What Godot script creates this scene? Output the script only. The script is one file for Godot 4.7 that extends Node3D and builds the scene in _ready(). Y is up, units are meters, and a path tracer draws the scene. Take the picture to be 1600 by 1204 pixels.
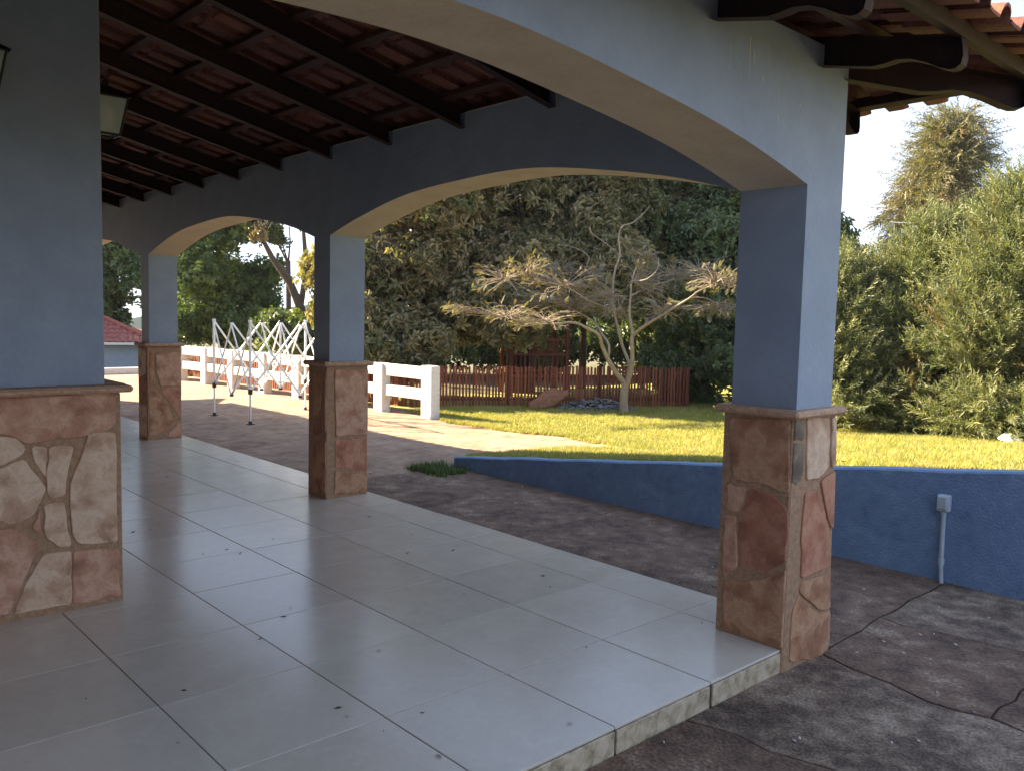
extends Node3D

var rng := RandomNumberGenerator.new()
var M := {}
var taken := {}
const RIGHT_INNER := [
	[-0.312,1.032,-0.006,1.062,0.011,0.743,-0.005,0.721,-0.101,0.746,-0.279,0.749,-0.309,0.926],
	[-0.191,0.718,-0.077,0.708,0.004,0.651,0.016,0.531,0.006,0.406,-0.103,0.328,-0.216,0.343,-0.240,0.510],
	[-0.312,0.720,-0.211,0.715,-0.219,0.642,-0.249,0.588,-0.311,0.593],
	[-0.322,0.564,-0.255,0.571,-0.236,0.328,-0.310,0.266],
	[-0.311,0.244,-0.102,0.305,0.019,0.378,0.025,0.017,-0.122,0.015,-0.302,0.015]]
const RIGHT_FRONT := [
	[-0.089,1.066,0.024,1.061,0.026,0.959,-0.083,0.963],
	[-0.086,0.954,0.028,0.947,0.038,0.805,-0.005,0.753,-0.073,0.777],
	[0.044,1.060,0.249,1.049,0.274,0.817,0.177,0.767,0.067,0.771],
	[0.271,1.048,0.315,1.046,0.336,0.816,0.297,0.804],
	[0.199,0.754,0.337,0.789,0.352,0.509,0.316,0.515,0.262,0.609],
	[0.059,0.715,0.178,0.714,0.299,0.528,0.327,0.327,0.245,0.320,0.062,0.313,0.044,0.556],
	[0.064,0.297,0.336,0.287,0.360,0.110,0.244,0.125,0.052,0.251],
	[0.050,0.231,0.246,0.108,0.368,0.097,0.388,-0.064,0.270,-0.124,-0.006,-0.062,0.001,0.178]]
const HOUSE_FRONT := [
	[-2.692,1.066,-2.138,1.065,-2.140,0.908,-2.177,0.877,-2.301,0.853,-2.543,0.841,-2.589,0.881,-2.696,0.900],
	[-2.723,0.892,-2.575,0.873,-2.539,0.819,-2.554,0.789,-2.646,0.745,-2.726,0.743],
	[-2.682,0.723,-2.545,0.770,-2.490,0.676,-2.455,0.618,-2.513,0.496,-2.607,0.462,-2.679,0.499],
	[-2.518,0.826,-2.451,0.820,-2.456,0.667,-2.506,0.752],
	[-2.443,0.819,-2.332,0.812,-2.362,0.694,-2.376,0.575,-2.443,0.564,-2.455,0.639],
	[-2.268,0.871,-2.141,0.866,-2.139,0.307,-2.320,0.326,-2.347,0.373,-2.353,0.628,-2.301,0.754],
	[-2.472,0.544,-2.382,0.547,-2.369,0.409,-2.352,0.320,-2.408,0.325,-2.464,0.380],
	[-2.523,0.435,-2.485,0.530,-2.481,0.396],
	[-2.697,0.460,-2.598,0.447,-2.489,0.352,-2.566,0.181,-2.625,0.043,-2.716,0.037],
	[-2.475,0.304,-2.353,0.299,-2.357,0.030,-2.605,0.032,-2.557,0.169],
	[-2.344,0.297,-2.129,0.272,-2.125,0.024,-2.348,0.028]]
const MIDDLE_FRONT := [
	[-0.019,1.032,0.316,1.024,0.328,0.493,-0.009,0.503],
	[-0.009,0.477,0.328,0.466,0.344,0.196,-0.008,0.244],
	[-0.013,0.218,0.344,0.169,0.346,0.018,-0.024,0.027]]
const MIDDLE_INNER := [
	[-4.189,1.012,-4.057,1.010,-4.084,0.710,-4.196,0.621],
	[-4.017,1.002,-3.948,1.007,-3.933,0.552,-4.012,0.543],
	[-4.186,0.586,-4.053,0.662,-4.052,0.528,-4.195,0.490],
	[-4.195,0.438,-3.942,0.469,-3.948,0.058,-4.191,0.027]]
const FAR_FRONT := [
	[-0.033,0.967,0.251,1.007,0.251,0.604,0.019,0.612,-0.028,0.781],
	[0.031,0.590,0.251,0.585,0.248,0.212,0.134,0.393,0.045,0.514],
	[-0.105,0.564,-0.015,0.568,0.191,0.188,0.100,0.103,-0.107,0.040],
	[-0.096,1.011,-0.056,0.964,-0.048,0.619,-0.101,0.598],
	[0.118,0.086,0.213,0.171,0.247,0.172,0.246,0.012,0.099,0.021]]
const SMALL_TREE_LIMBS := [
	[7.64,-0.16,-7.41,7.63,0.09,-7.43,7.64,0.40,-7.42],
	[7.64,0.40,-7.42,7.40,0.67,-7.50,7.20,0.99,-7.55,6.98,1.23,-7.47,6.77,1.33,-7.53,6.54,1.42,-7.61,6.04,1.40,-7.66,5.55,1.45,-7.70,5.17,1.48,-7.77],
	[7.33,0.83,-7.56,7.34,1.05,-7.55,7.39,1.26,-7.78,7.45,1.43,-7.99,7.41,1.63,-8.44,7.30,1.77,-8.94,7.12,1.88,-9.38,6.73,1.95,-9.87],
	[7.64,0.40,-7.41,7.76,0.70,-7.44,7.74,1.03,-7.59,7.69,1.27,-7.64,7.70,1.64,-7.77,7.67,1.97,-7.79,7.69,2.34,-7.77,7.75,2.59,-7.72,7.80,2.89,-7.81,7.84,3.09,-7.77,7.98,3.16,-7.65,8.19,3.34,-7.59,8.26,3.46,-7.52],
	[7.66,0.40,-7.39,7.64,0.76,-7.28,7.55,1.12,-7.23,7.57,1.24,-7.21,7.56,1.41,-6.94,7.63,1.61,-6.61,7.74,1.85,-6.23,7.85,1.97,-6.13,7.99,2.08,-5.87,8.19,2.01,-5.69],
	[7.56,1.22,-7.21,7.59,1.56,-7.33,7.67,1.89,-7.39,7.68,2.13,-7.38,7.73,2.37,-7.33,7.94,2.59,-7.27],
	[7.74,1.85,-6.23,8.08,1.87,-6.20,8.43,1.78,-6.15,8.78,1.71,-6.10],
	[7.67,1.97,-7.79,7.78,2.15,-8.23,7.78,2.28,-8.64,7.67,2.33,-9.01],
	[7.67,1.89,-7.39,8.32,2.08,-7.47,8.95,2.23,-7.44,9.43,2.42,-7.27],
	[7.70,1.64,-7.77,6.93,1.79,-7.66,6.41,2.00,-7.72,5.93,2.06,-7.89,5.59,2.09,-8.20],
	[7.68,2.13,-7.38,7.62,2.16,-7.02,7.75,2.32,-6.91,7.84,2.53,-6.96],
	[7.78,2.28,-8.64,7.87,2.59,-8.56,7.69,2.75,-8.72,7.45,2.81,-8.94],
	[7.75,2.59,-7.72,7.41,2.77,-7.76,7.17,2.92,-7.85,7.13,3.02,-7.87]]
const SMALL_TREE_FOLIAGE := [[5.53,2.09,-8.26,0.35,0.14],[5.78,2.21,-8.03,0.27,0.12],[7.53,2.32,-9.00,0.48,0.15],[6.55,2.01,-7.86,0.48,0.16],[7.33,1.80,-8.37,0.64,0.19],[7.18,1.75,-9.06,0.65,0.17],[5.38,1.52,-7.85,0.37,0.09],[5.86,1.45,-7.69,0.46,0.08],[7.78,2.19,-8.23,0.30,0.15],[7.15,1.79,-7.59,0.32,0.16],[7.98,2.19,-7.37,0.25,0.15],[8.27,1.99,-7.38,0.38,0.17],[8.98,2.28,-7.41,0.40,0.15],[9.43,2.42,-7.27,0.50,0.14],[7.93,2.16,-5.93,0.35,0.14],[8.12,2.09,-5.76,0.18,0.10],[8.26,1.67,-6.31,0.33,0.08],[8.72,1.72,-6.16,0.17,0.07],[7.97,1.56,-7.92,0.39,0.15],[7.65,1.65,-6.73,0.28,0.10],[4.60,1.58,-8.30,0.15,0.04],[6.73,1.91,-9.87,0.31,0.10],[7.93,2.55,-7.29,0.21,0.07]]

# ---------------------------------------------------------------- helpers
func new_st() -> SurfaceTool:
	var s := SurfaceTool.new()
	s.begin(Mesh.PRIMITIVE_TRIANGLES)
	return s

func tri(s: SurfaceTool, a: Vector3, b: Vector3, c: Vector3, n: Vector3) -> void:
	if (b - a).cross(c - a).dot(n) > 0.0:
		var t := b
		b = c
		c = t
	s.set_normal(n); s.add_vertex(a)
	s.set_normal(n); s.add_vertex(b)
	s.set_normal(n); s.add_vertex(c)

func quad(s: SurfaceTool, a: Vector3, b: Vector3, c: Vector3, d: Vector3, n: Vector3) -> void:
	tri(s, a, b, c, n)
	tri(s, a, c, d, n)

func tri3(s: SurfaceTool, a: Vector3, b: Vector3, c: Vector3, na: Vector3, nb: Vector3, nc: Vector3) -> void:
	if (b - a).cross(c - a).dot(na + nb + nc) > 0.0:
		s.set_normal(na); s.add_vertex(a)
		s.set_normal(nc); s.add_vertex(c)
		s.set_normal(nb); s.add_vertex(b)
	else:
		s.set_normal(na); s.add_vertex(a)
		s.set_normal(nb); s.add_vertex(b)
		s.set_normal(nc); s.add_vertex(c)

# box with chamfered edges
func cbox(s: SurfaceTool, c: Vector3, size: Vector3, ch: float = 0.0, b: Basis = Basis.IDENTITY) -> void:
	var h := size * 0.5
	var ax := [Vector3.RIGHT, Vector3.UP, Vector3.BACK]
	for i in 3:
		var j := (i + 1) % 3
		var k := (i + 2) % 3
		for sg in [-1.0, 1.0]:
			var n: Vector3 = ax[i] * sg
			var pts := []
			for q in [[-1, -1], [1, -1], [1, 1], [-1, 1]]:
				var p := Vector3.ZERO
				p[i] = sg * h[i]
				p[j] = q[0] * (h[j] - ch)
				p[k] = q[1] * (h[k] - ch)
				pts.append(c + b * p)
			quad(s, pts[0], pts[1], pts[2], pts[3], b * n)
	if ch <= 0.0:
		return
	for i in 3:
		var j := (i + 1) % 3
		var k := (i + 2) % 3
		for sj in [-1.0, 1.0]:
			for sk in [-1.0, 1.0]:
				var pts := []
				for q in [[-1, 0], [1, 0], [1, 1], [-1, 1]]:
					var p := Vector3.ZERO
					p[i] = q[0] * (h[i] - ch)
					p[j] = sj * (h[j] - (ch if q[1] == 0 else 0.0))
					p[k] = sk * (h[k] - (0.0 if q[1] == 0 else ch))
					pts.append(c + b * p)
				var n2 := Vector3.ZERO
				n2[j] = sj
				n2[k] = sk
				quad(s, pts[0], pts[1], pts[2], pts[3], (b * n2).normalized())
	for sx in [-1.0, 1.0]:
		for sy in [-1.0, 1.0]:
			for sz in [-1.0, 1.0]:
				tri(s, c + b * Vector3(sx * h.x, sy * (h.y - ch), sz * (h.z - ch)), c + b * Vector3(sx * (h.x - ch), sy * h.y, sz * (h.z - ch)), c + b * Vector3(sx * (h.x - ch), sy * (h.y - ch), sz * h.z), (b * Vector3(sx, sy, sz)).normalized())

# bar between two points with rectangular section w x h
func bar(s: SurfaceTool, a: Vector3, c: Vector3, w: float, h: float, ch: float = 0.0) -> void:
	var d := c - a
	var f := d.normalized()
	var up := Vector3.UP
	if absf(f.y) > 0.95:
		up = Vector3.RIGHT
	var r := f.cross(up).normalized()
	var u := r.cross(f).normalized()
	cbox(s, (a + c) * 0.5, Vector3(w, h, d.length()), ch, Basis(r, u, -f))

func tube(s: SurfaceTool, pts: Array, radii: Array, sides: int = 8, cap: bool = true) -> void:
	var rings := []
	var norms := []
	var ref := Vector3(0.31, 0.2, 0.93)
	for i in pts.size():
		var d: Vector3
		if i == 0:
			d = pts[1] - pts[0]
		elif i == pts.size() - 1:
			d = pts[i] - pts[i - 1]
		else:
			d = pts[i + 1] - pts[i - 1]
		d = d.normalized()
		var u := ref - d * ref.dot(d)
		if u.length() < 0.05:
			u = Vector3.RIGHT - d * d.x
		u = u.normalized()
		ref = u
		var v := d.cross(u)
		var ring := []
		var nr := []
		for k in sides:
			var a := TAU * k / sides
			var n := u * cos(a) + v * sin(a)
			ring.append(pts[i] + n * float(radii[i]))
			nr.append(n)
		rings.append(ring)
		norms.append(nr)
	for i in pts.size() - 1:
		for k in sides:
			var k2 := (k + 1) % sides
			tri3(s, rings[i][k], rings[i][k2], rings[i + 1][k2], norms[i][k], norms[i][k2], norms[i + 1][k2])
			tri3(s, rings[i][k], rings[i + 1][k2], rings[i + 1][k], norms[i][k], norms[i + 1][k2], norms[i + 1][k])
	if cap:
		for e in [0, pts.size() - 1]:
			var d2: Vector3 = (pts[0] - pts[1]) if e == 0 else (pts[e] - pts[e - 1])
			for k in range(1, sides - 1):
				tri(s, rings[e][0], rings[e][k], rings[e][k + 1], d2.normalized())

# polygon (2D) swept along n by depth, front edge bevelled
func prism(s: SurfaceTool, poly: Array, o: Vector3, ux: Vector3, uy: Vector3, n: Vector3, depth: float, bevel: float = 0.0, crown: float = 0.0) -> void:
	var cen := Vector2.ZERO
	for p in poly:
		cen += p
	cen /= poly.size()
	var front := []
	var side := []
	var back := []
	var m := poly.size()
	for i in m:
		var p: Vector2 = poly[i]
		var a: Vector2 = poly[(i + m - 1) % m]
		var c: Vector2 = poly[(i + 1) % m]
		var e1 := (p - a).normalized()
		var e2 := (c - p).normalized()
		var nn := Vector2(-e1.y, e1.x) + Vector2(-e2.y, e2.x)
		if nn.length() < 0.1:
			nn = cen - p
		nn = nn.normalized()
		if nn.dot(cen - p) < 0.0 and bevel > 0.0:
			nn = (cen - p).normalized()
		var q := p + nn * bevel
		front.append(o + ux * q.x + uy * q.y + n * depth)
		side.append(o + ux * p.x + uy * p.y + n * (depth - bevel))
		back.append(o + ux * p.x + uy * p.y)
	var pv := PackedVector2Array()
	for i in m:
		pv.append(Vector2((front[i] - o).dot(ux), (front[i] - o).dot(uy)))
	if crown != 0.0:
		var cc := o + ux * cen.x + uy * cen.y + n * (depth + crown)
		for i in m:
			var pa: Vector3 = front[i]
			var pb: Vector3 = front[(i + 1) % m]
			var fn := (pb - pa).cross(cc - pa).normalized()
			if fn.dot(n) < 0.0:
				fn = -fn
			tri(s, pa, pb, cc, fn)
	else:
		var idx := Geometry2D.triangulate_polygon(pv)
		for i in range(0, idx.size(), 3):
			tri(s, front[idx[i]], front[idx[i + 1]], front[idx[i + 2]], n)
	for i in m:
		var j := (i + 1) % m
		var d: Vector3 = side[j] - side[i]
		var sn := d.cross(n).normalized()
		var mid: Vector3 = (side[i] + side[j]) * 0.5 - (o + ux * cen.x + uy * cen.y)
		var pm: Vector2 = (poly[i] + poly[j]) * 0.5
		var test: Vector2 = pm + Vector2(sn.dot(ux), sn.dot(uy)) * 0.0015
		if Geometry2D.is_point_in_polygon(test, PackedVector2Array(poly)):
			sn = -sn
		if bevel > 0.0:
			quad(s, front[i], front[j], side[j], side[i], (sn + n).normalized())
		quad(s, side[i], side[j], back[j], back[i], sn)

func obj(called: String, s, material: Material, parent: Node = null) -> MeshInstance3D:
	var o := MeshInstance3D.new()
	o.name = called
	if s is SurfaceTool:
		o.mesh = s.commit()
	else:
		o.mesh = s
	o.material_override = material
	o.cast_shadow = GeometryInstance3D.SHADOW_CASTING_SETTING_ON
	if parent == null:
		parent = self
		o.name = numbered(called)
	parent.add_child(o, true)
	return o

func numbered(called: String) -> String:
	if not taken.has(called):
		taken[called] = 0
		return called
	taken[called] += 1
	return "%s_%03d" % [called, taken[called]]

func thing(called: String, label: String, category: String, at: Vector3 = Vector3.ZERO, group: String = "") -> Node3D:
	var o := Node3D.new()
	o.name = numbered(called)
	add_child(o)
	o.position = at
	tag(o, label, category, group)
	return o

func tag(o: Node, label: String, category: String, group: String = "") -> void:
	o.set_meta("label", label)
	o.set_meta("category", category)
	if group != "":
		o.set_meta("group", group)

func structure(o: Node, label: String = "") -> Node:
	o.set_meta("kind", "structure")
	if label != "":
		o.set_meta("label", label)
	return o

func rv(a: float, b: float) -> float:
	return rng.randf_range(a, b)

# ---------------------------------------------------------------- textures and materials
func noise_img(sd: int, freq: float, size: int, oct: int, kind: int = FastNoiseLite.TYPE_SIMPLEX_SMOOTH, warp: float = 0.0) -> Image:
	var n := FastNoiseLite.new()
	n.seed = sd
	n.noise_type = kind
	n.frequency = freq
	n.fractal_octaves = oct
	n.fractal_gain = 0.55
	if warp > 0.0:
		n.domain_warp_enabled = true
		n.domain_warp_amplitude = warp
		n.domain_warp_frequency = freq * 1.4
	return n.get_seamless_image(size, size, false, false, 0.12)

func ramp_tex(img: Image, stops: Array, stretch: bool = true, fine: Image = null, fine_amt: float = 0.0) -> ImageTexture:
	var data := img.get_data()
	var lo := 255
	var hi := 0
	for v in data:
		lo = mini(lo, v)
		hi = maxi(hi, v)
	var fd := PackedByteArray()
	if fine != null:
		fd = fine.get_data()
	var lr := PackedByteArray()
	var lg := PackedByteArray()
	var lb := PackedByteArray()
	for i in 256:
		var t := float(i) / 255.0
		var c: Color = stops[0][1]
		for k in stops.size() - 1:
			if t >= stops[k][0]:
				var w: float = clampf((t - stops[k][0]) / maxf(0.0001, stops[k + 1][0] - stops[k][0]), 0.0, 1.0)
				c = (stops[k][1] as Color).lerp(stops[k + 1][1], w)
		lr.append(int(c.r * 255.0)); lg.append(int(c.g * 255.0)); lb.append(int(c.b * 255.0))
	var out := PackedByteArray()
	out.resize(data.size() * 3)
	var span := maxf(1.0, hi - lo)
	for i in data.size():
		var t2 := float(data[i] - lo) / span
		if fine_amt > 0.0:
			t2 += (float(fd[i]) / 255.0 - 0.5) * fine_amt
		var q := clampi(int(t2 * 255.0), 0, 255)
		out[i * 3] = lr[q]
		out[i * 3 + 1] = lg[q]
		out[i * 3 + 2] = lb[q]
	var im := Image.create_from_data(img.get_width(), img.get_height(), false, Image.FORMAT_RGB8, out)
	return ImageTexture.create_from_image(im)

func blend_img(a: Image, b: Image, w: float) -> Image:
	var da := a.get_data()
	var db := b.get_data()
	for i in da.size():
		da[i] = int(da[i] * (1.0 - w) + db[i] * w)
	return Image.create_from_data(a.get_width(), a.get_height(), false, a.get_format(), da)

func normal_tex(img: Image, strength: float) -> ImageTexture:
	var im := img.duplicate() as Image
	im.bump_map_to_normal_map(strength)
	return ImageTexture.create_from_image(im)

func c8(r: int, g: int, b: int) -> Color:
	return Color8(r, g, b)

func mat(albedo, scale: float, rough: float, nrm = null, nscale: float = 1.0) -> StandardMaterial3D:
	var m := StandardMaterial3D.new()
	if albedo is Color:
		m.albedo_color = albedo
	else:
		m.albedo_texture = albedo
	m.roughness = rough
	m.uv1_triplanar = true
	m.uv1_world_triplanar = true
	m.uv1_scale = Vector3.ONE * scale
	if nrm != null:
		m.normal_enabled = true
		m.normal_texture = nrm
		m.normal_scale = nscale
	return m

func leaf_mat(rough: float, back: Color) -> StandardMaterial3D:
	var m := StandardMaterial3D.new()
	m.vertex_color_use_as_albedo = true
	m.roughness = rough
	m.cull_mode = BaseMaterial3D.CULL_DISABLED
	m.backlight_enabled = true
	m.backlight = back
	return m

func make_materials() -> void:
	var soft := noise_img(11, 0.012, 512, 4)
	var fine := noise_img(12, 0.09, 512, 3)
	var grit := noise_img(13, 0.2, 512, 2)
	var blotch := noise_img(14, 0.02, 1024, 5, FastNoiseLite.TYPE_SIMPLEX_SMOOTH, 30.0)
	var blotch_fine := noise_img(15, 0.14, 1024, 3)
	var stain := blend_img(noise_img(18, 0.0055, 1024, 7, FastNoiseLite.TYPE_SIMPLEX_SMOOTH, 70.0), blotch, 0.52)
	var streak := noise_img(16, 0.022, 512, 5, FastNoiseLite.TYPE_SIMPLEX_SMOOTH, 60.0)
	var fine_n := normal_tex(fine, 1.2)
	var grit_n := normal_tex(grit, 3.0)
	var blotch_n := normal_tex(blotch_fine, 2.2)
	var streak_n := normal_tex(streak, 3.0)
	M.wall = mat(ramp_tex(soft, [[0.0, c8(136, 148, 164)], [0.5, c8(142, 154, 170)], [1.0, c8(148, 160, 175)]], true, fine, 0.35), 0.5, 0.62, fine_n, 0.35)
	M.soffit = mat(ramp_tex(soft, [[0.0, c8(196, 179, 153)], [1.0, c8(212, 197, 172)]], true, fine, 0.4), 0.6, 0.75, fine_n, 0.35)
	M.retaining = mat(ramp_tex(stain, [[0.0, c8(98, 118, 148)], [0.3, c8(112, 134, 165)], [0.6, c8(119, 142, 172)], [1.0, c8(136, 157, 184)]], true, blotch_fine, 0.4), 0.55, 0.85, grit_n, 0.4)
	M.tile = []
	for k in 4:
		var v := 8 - k * 3
		M.tile.append(mat(ramp_tex(streak, [[0.0, c8(200 + v, 188 + v, 172 + v)], [0.55, c8(206 + v, 194 + v, 178 + v)], [1.0, c8(211 + v, 200 + v, 185 + v)]], true, fine, 0.5), 0.35 + 0.05 * k, 0.27, fine_n, 0.05))
	var gloss := ramp_tex(streak, [[0.0, Color(0.19, 0.19, 0.19)], [0.5, Color(0.21, 0.21, 0.21)], [1.0, Color(0.235, 0.235, 0.235)]], true, fine, 0.3)
	for tm in M.tile:
		tm.roughness = 1.0
		tm.roughness_texture = gloss
	M.grout = mat(ramp_tex(soft, [[0.0, c8(66, 57, 49)], [1.0, c8(102, 90, 78)]], true, fine, 0.6), 1.3, 0.9)
	M.riser = mat(ramp_tex(blotch, [[0.0, c8(122, 108, 82)], [0.3, c8(168, 150, 122)], [0.6, c8(196, 178, 150)], [1.0, c8(210, 194, 170)]], true, blotch_fine, 0.3), 0.6, 0.55, fine_n, 0.3)
	var sc := [[c8(164, 106, 80), c8(182, 126, 98), c8(196, 146, 116)], [c8(188, 150, 120), c8(208, 174, 144), c8(222, 194, 166)], [c8(172, 122, 96), c8(192, 144, 116), c8(208, 166, 138)], [c8(156, 108, 78), c8(178, 130, 98), c8(196, 154, 120)], [c8(150, 94, 70), c8(168, 110, 84), c8(184, 130, 102)], [c8(100, 86, 70), c8(122, 106, 86), c8(142, 124, 102)]]
	M.stone = []
	var vein := noise_img(17, 0.011, 512, 6, FastNoiseLite.TYPE_SIMPLEX_SMOOTH, 45.0)
	for t in sc:
		var a: Color = t[0]
		M.stone.append(mat(ramp_tex(vein, [[0.0, a.lerp(c8(96, 64, 48), 0.35)], [0.25, t[0]], [0.5, t[1]], [0.7, t[2]], [0.8, t[1]], [1.0, (t[2] as Color).lerp(c8(206, 170, 120), 0.45)]], true, fine, 0.16), 0.9, 0.8, streak_n, 0.35))
	M.mortar = mat(ramp_tex(blotch, [[0.0, c8(150, 116, 88)], [1.0, c8(188, 152, 120)]], true, blotch_fine, 0.8), 1.2, 0.9, grit_n, 0.8)
	M.cap = mat(ramp_tex(streak, [[0.0, c8(166, 126, 100)], [1.0, c8(206, 170, 140)]], true, fine, 0.5), 1.4, 0.7, fine_n, 0.6)
	M.rafter = mat(ramp_tex(streak, [[0.0, c8(38, 20, 17)], [0.6, c8(56, 31, 25)], [1.0, c8(74, 43, 33)]], true, fine, 0.5), 2.0, 0.72, streak_n, 0.4)
	M.lath = mat(ramp_tex(streak, [[0.0, c8(62, 38, 31)], [1.0, c8(98, 64, 50)]], true, fine, 0.5), 2.0, 0.65, streak_n, 0.3)
	M.clay = []
	for t in [[c8(92, 54, 44), c8(126, 76, 60), c8(150, 98, 78)], [c8(106, 62, 48), c8(140, 86, 66), c8(164, 110, 86)], [c8(84, 52, 45), c8(114, 70, 58), c8(136, 90, 74)]]:
		M.clay.append(mat(ramp_tex(blotch, [[0.0, t[0]], [0.5, t[1]], [1.0, t[2]]], true, blotch_fine, 0.5), 1.7, 0.8, fine_n, 0.5))
	M.farclay = mat(ramp_tex(blotch, [[0.0, c8(120, 64, 56)], [0.5, c8(158, 88, 76)], [1.0, c8(182, 112, 98)]], true, blotch_fine, 0.6), 0.5, 0.85)
	M.drive = mat(ramp_tex(stain, [[0.0, c8(64, 50, 42)], [0.25, c8(92, 72, 58)], [0.45, c8(112, 88, 71)], [0.65, c8(124, 99, 80)], [0.76, c8(142, 121, 102)], [1.0, c8(172, 152, 130)]], true, blotch_fine, 0.6), 0.29, 0.9, blotch_n, 0.6)
	M.driveb = mat(ramp_tex(stain, [[0.0, c8(58, 48, 41)], [0.3, c8(96, 78, 65)], [0.55, c8(126, 106, 88)], [0.75, c8(150, 130, 110)], [1.0, c8(176, 158, 136)]], true, blotch_fine, 0.6), 0.36, 0.9, blotch_n, 0.6)
	M.dirt = mat(ramp_tex(stain, [[0.0, c8(44, 34, 28)], [1.0, c8(78, 62, 50)]], true, blotch_fine, 0.6), 0.9, 0.95, blotch_n, 0.8)
	M.yard = mat(ramp_tex(stain, [[0.0, c8(104, 80, 64)], [0.3, c8(138, 110, 90)], [0.6, c8(158, 130, 107)], [1.0, c8(182, 156, 130)]], true, blotch_fine, 0.35), 0.28, 0.9, blotch_n, 0.22)
	M.path = mat(ramp_tex(blotch, [[0.0, c8(140, 122, 92)], [0.5, c8(176, 156, 124)], [1.0, c8(198, 180, 150)]], true, blotch_fine, 0.7), 0.4, 0.92, blotch_n, 0.7)
	M.lawn = mat(ramp_tex(blotch, [[0.0, c8(124, 122, 56)], [0.35, c8(150, 148, 68)], [0.7, c8(168, 162, 80)], [1.0, c8(186, 172, 108)]], true, blotch_fine, 0.9), 0.45, 0.95, blotch_n, 1.0)
	M.ground = mat(ramp_tex(blotch, [[0.0, c8(60, 56, 34)], [0.5, c8(92, 88, 50)], [1.0, c8(118, 104, 66)]], true, blotch_fine, 0.8), 0.12, 0.95)
	M.hill = mat(ramp_tex(blotch, [[0.0, c8(74, 84, 48)], [1.0, c8(112, 116, 70)]], true, blotch_fine, 0.6), 0.01, 1.0)
	M.whitepaint = mat(ramp_tex(blotch, [[0.0, c8(176, 170, 160)], [0.25, c8(214, 212, 206)], [1.0, c8(230, 229, 225)]], true, blotch_fine, 0.5), 0.9, 0.75, grit_n, 0.9)
	M.picket = []
	for t in [[c8(104, 52, 36), c8(142, 78, 56)], [c8(92, 46, 33), c8(128, 70, 50)], [c8(120, 64, 45), c8(158, 92, 66)]]:
		M.picket.append(mat(ramp_tex(streak, [[0.0, t[0]], [1.0, t[1]]], true, fine, 0.5), 2.0, 0.75, streak_n, 0.3))
	M.bark = mat(ramp_tex(streak, [[0.0, c8(66, 54, 44)], [0.6, c8(98, 82, 68)], [1.0, c8(124, 108, 92)]], true, fine, 0.6), 1.8, 0.9, streak_n, 1.0)
	M.palebark = mat(ramp_tex(streak, [[0.0, c8(118, 102, 86)], [0.5, c8(158, 142, 122)], [1.0, c8(184, 170, 152)]], true, fine, 0.6), 2.4, 0.85, streak_n, 0.8)
	M.darkbark = mat(ramp_tex(streak, [[0.0, c8(40, 32, 27)], [1.0, c8(76, 62, 52)]], true, fine, 0.6), 1.8, 0.9, streak_n, 1.0)
	M.rust = mat(ramp_tex(streak, [[0.0, c8(104, 66, 48)], [0.5, c8(142, 98, 74)], [1.0, c8(176, 132, 104)]], true, fine, 0.6), 1.5, 0.85, streak_n, 1.0)
	M.rubble = mat(ramp_tex(blotch, [[0.0, c8(84, 84, 88)], [0.5, c8(116, 116, 118)], [1.0, c8(150, 148, 146)]], true, blotch_fine, 0.7), 1.5, 0.8, blotch_n, 0.6)
	M.frame = mat(c8(226, 228, 228), 1.0, 0.35)
	M.frame.metallic = 0.25
	M.blackplastic = mat(c8(34, 34, 36), 1.0, 0.5)
	M.blackmetal = mat(c8(22, 22, 24), 1.0, 0.45)
	M.pvc = mat(ramp_tex(soft, [[0.0, c8(166, 176, 184)], [1.0, c8(188, 197, 204)]], true, fine, 0.4), 2.0, 0.45)
	M.paper = mat(c8(236, 234, 230), 1.0, 0.8)
	M.litter = mat(ramp_tex(fine, [[0.0, c8(58, 50, 42)], [1.0, c8(110, 96, 80)]]), 6.0, 0.9)
	M.chips = mat(ramp_tex(fine, [[0.0, c8(176, 168, 156)], [1.0, c8(214, 208, 198)]]), 6.0, 0.9)
	M.lampglass = StandardMaterial3D.new()
	M.lampglass.albedo_color = Color(0.86, 0.9, 0.86, 0.55)
	M.lampglass.transparency = BaseMaterial3D.TRANSPARENCY_ALPHA
	M.lampglass.roughness = 0.25
	M.bulb = mat(c8(228, 228, 220), 1.0, 0.3)
	M.leaf = leaf_mat(0.4, Color(0.70, 0.74, 0.30))
	M.needle = leaf_mat(0.6, Color(0.78, 0.8, 0.4))
	M.grass = leaf_mat(0.6, Color(0.85, 0.85, 0.35))
	M.window = mat(c8(28, 32, 36), 1.0, 0.1)

# ---------------------------------------------------------------- shared numbers
const PITCH := 0.22
const SPRING := 2.09
const CAP_TOP := 1.1
const GROUND := -0.1
const LONG_X0 := -0.025
const LONG_X1 := 0.295
const SKEW := 0.0085

# the long arcade runs half a degree off the tile grid
func skew(p: Vector3) -> Vector3:
	return Vector3(p.x + (p.z + 0.33) * SKEW, p.y, p.z)

func lawn_h(x: float, z: float) -> float:
	var k := clampf(1.0 - 0.075 * (x - 2.0), 0.3, 1.0)
	var zz := minf(z, 1.6)
	var q := (zz + 5.6) / 0.5
	var sp := 0.5 * (log(1.0 + exp(q)) if q < 20.0 else q)
	return GROUND + 0.12 * k * sp + 0.012 * sin(x * 1.7 + z * 0.9) * clampf(sp, 0.0, 1.0)

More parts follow.
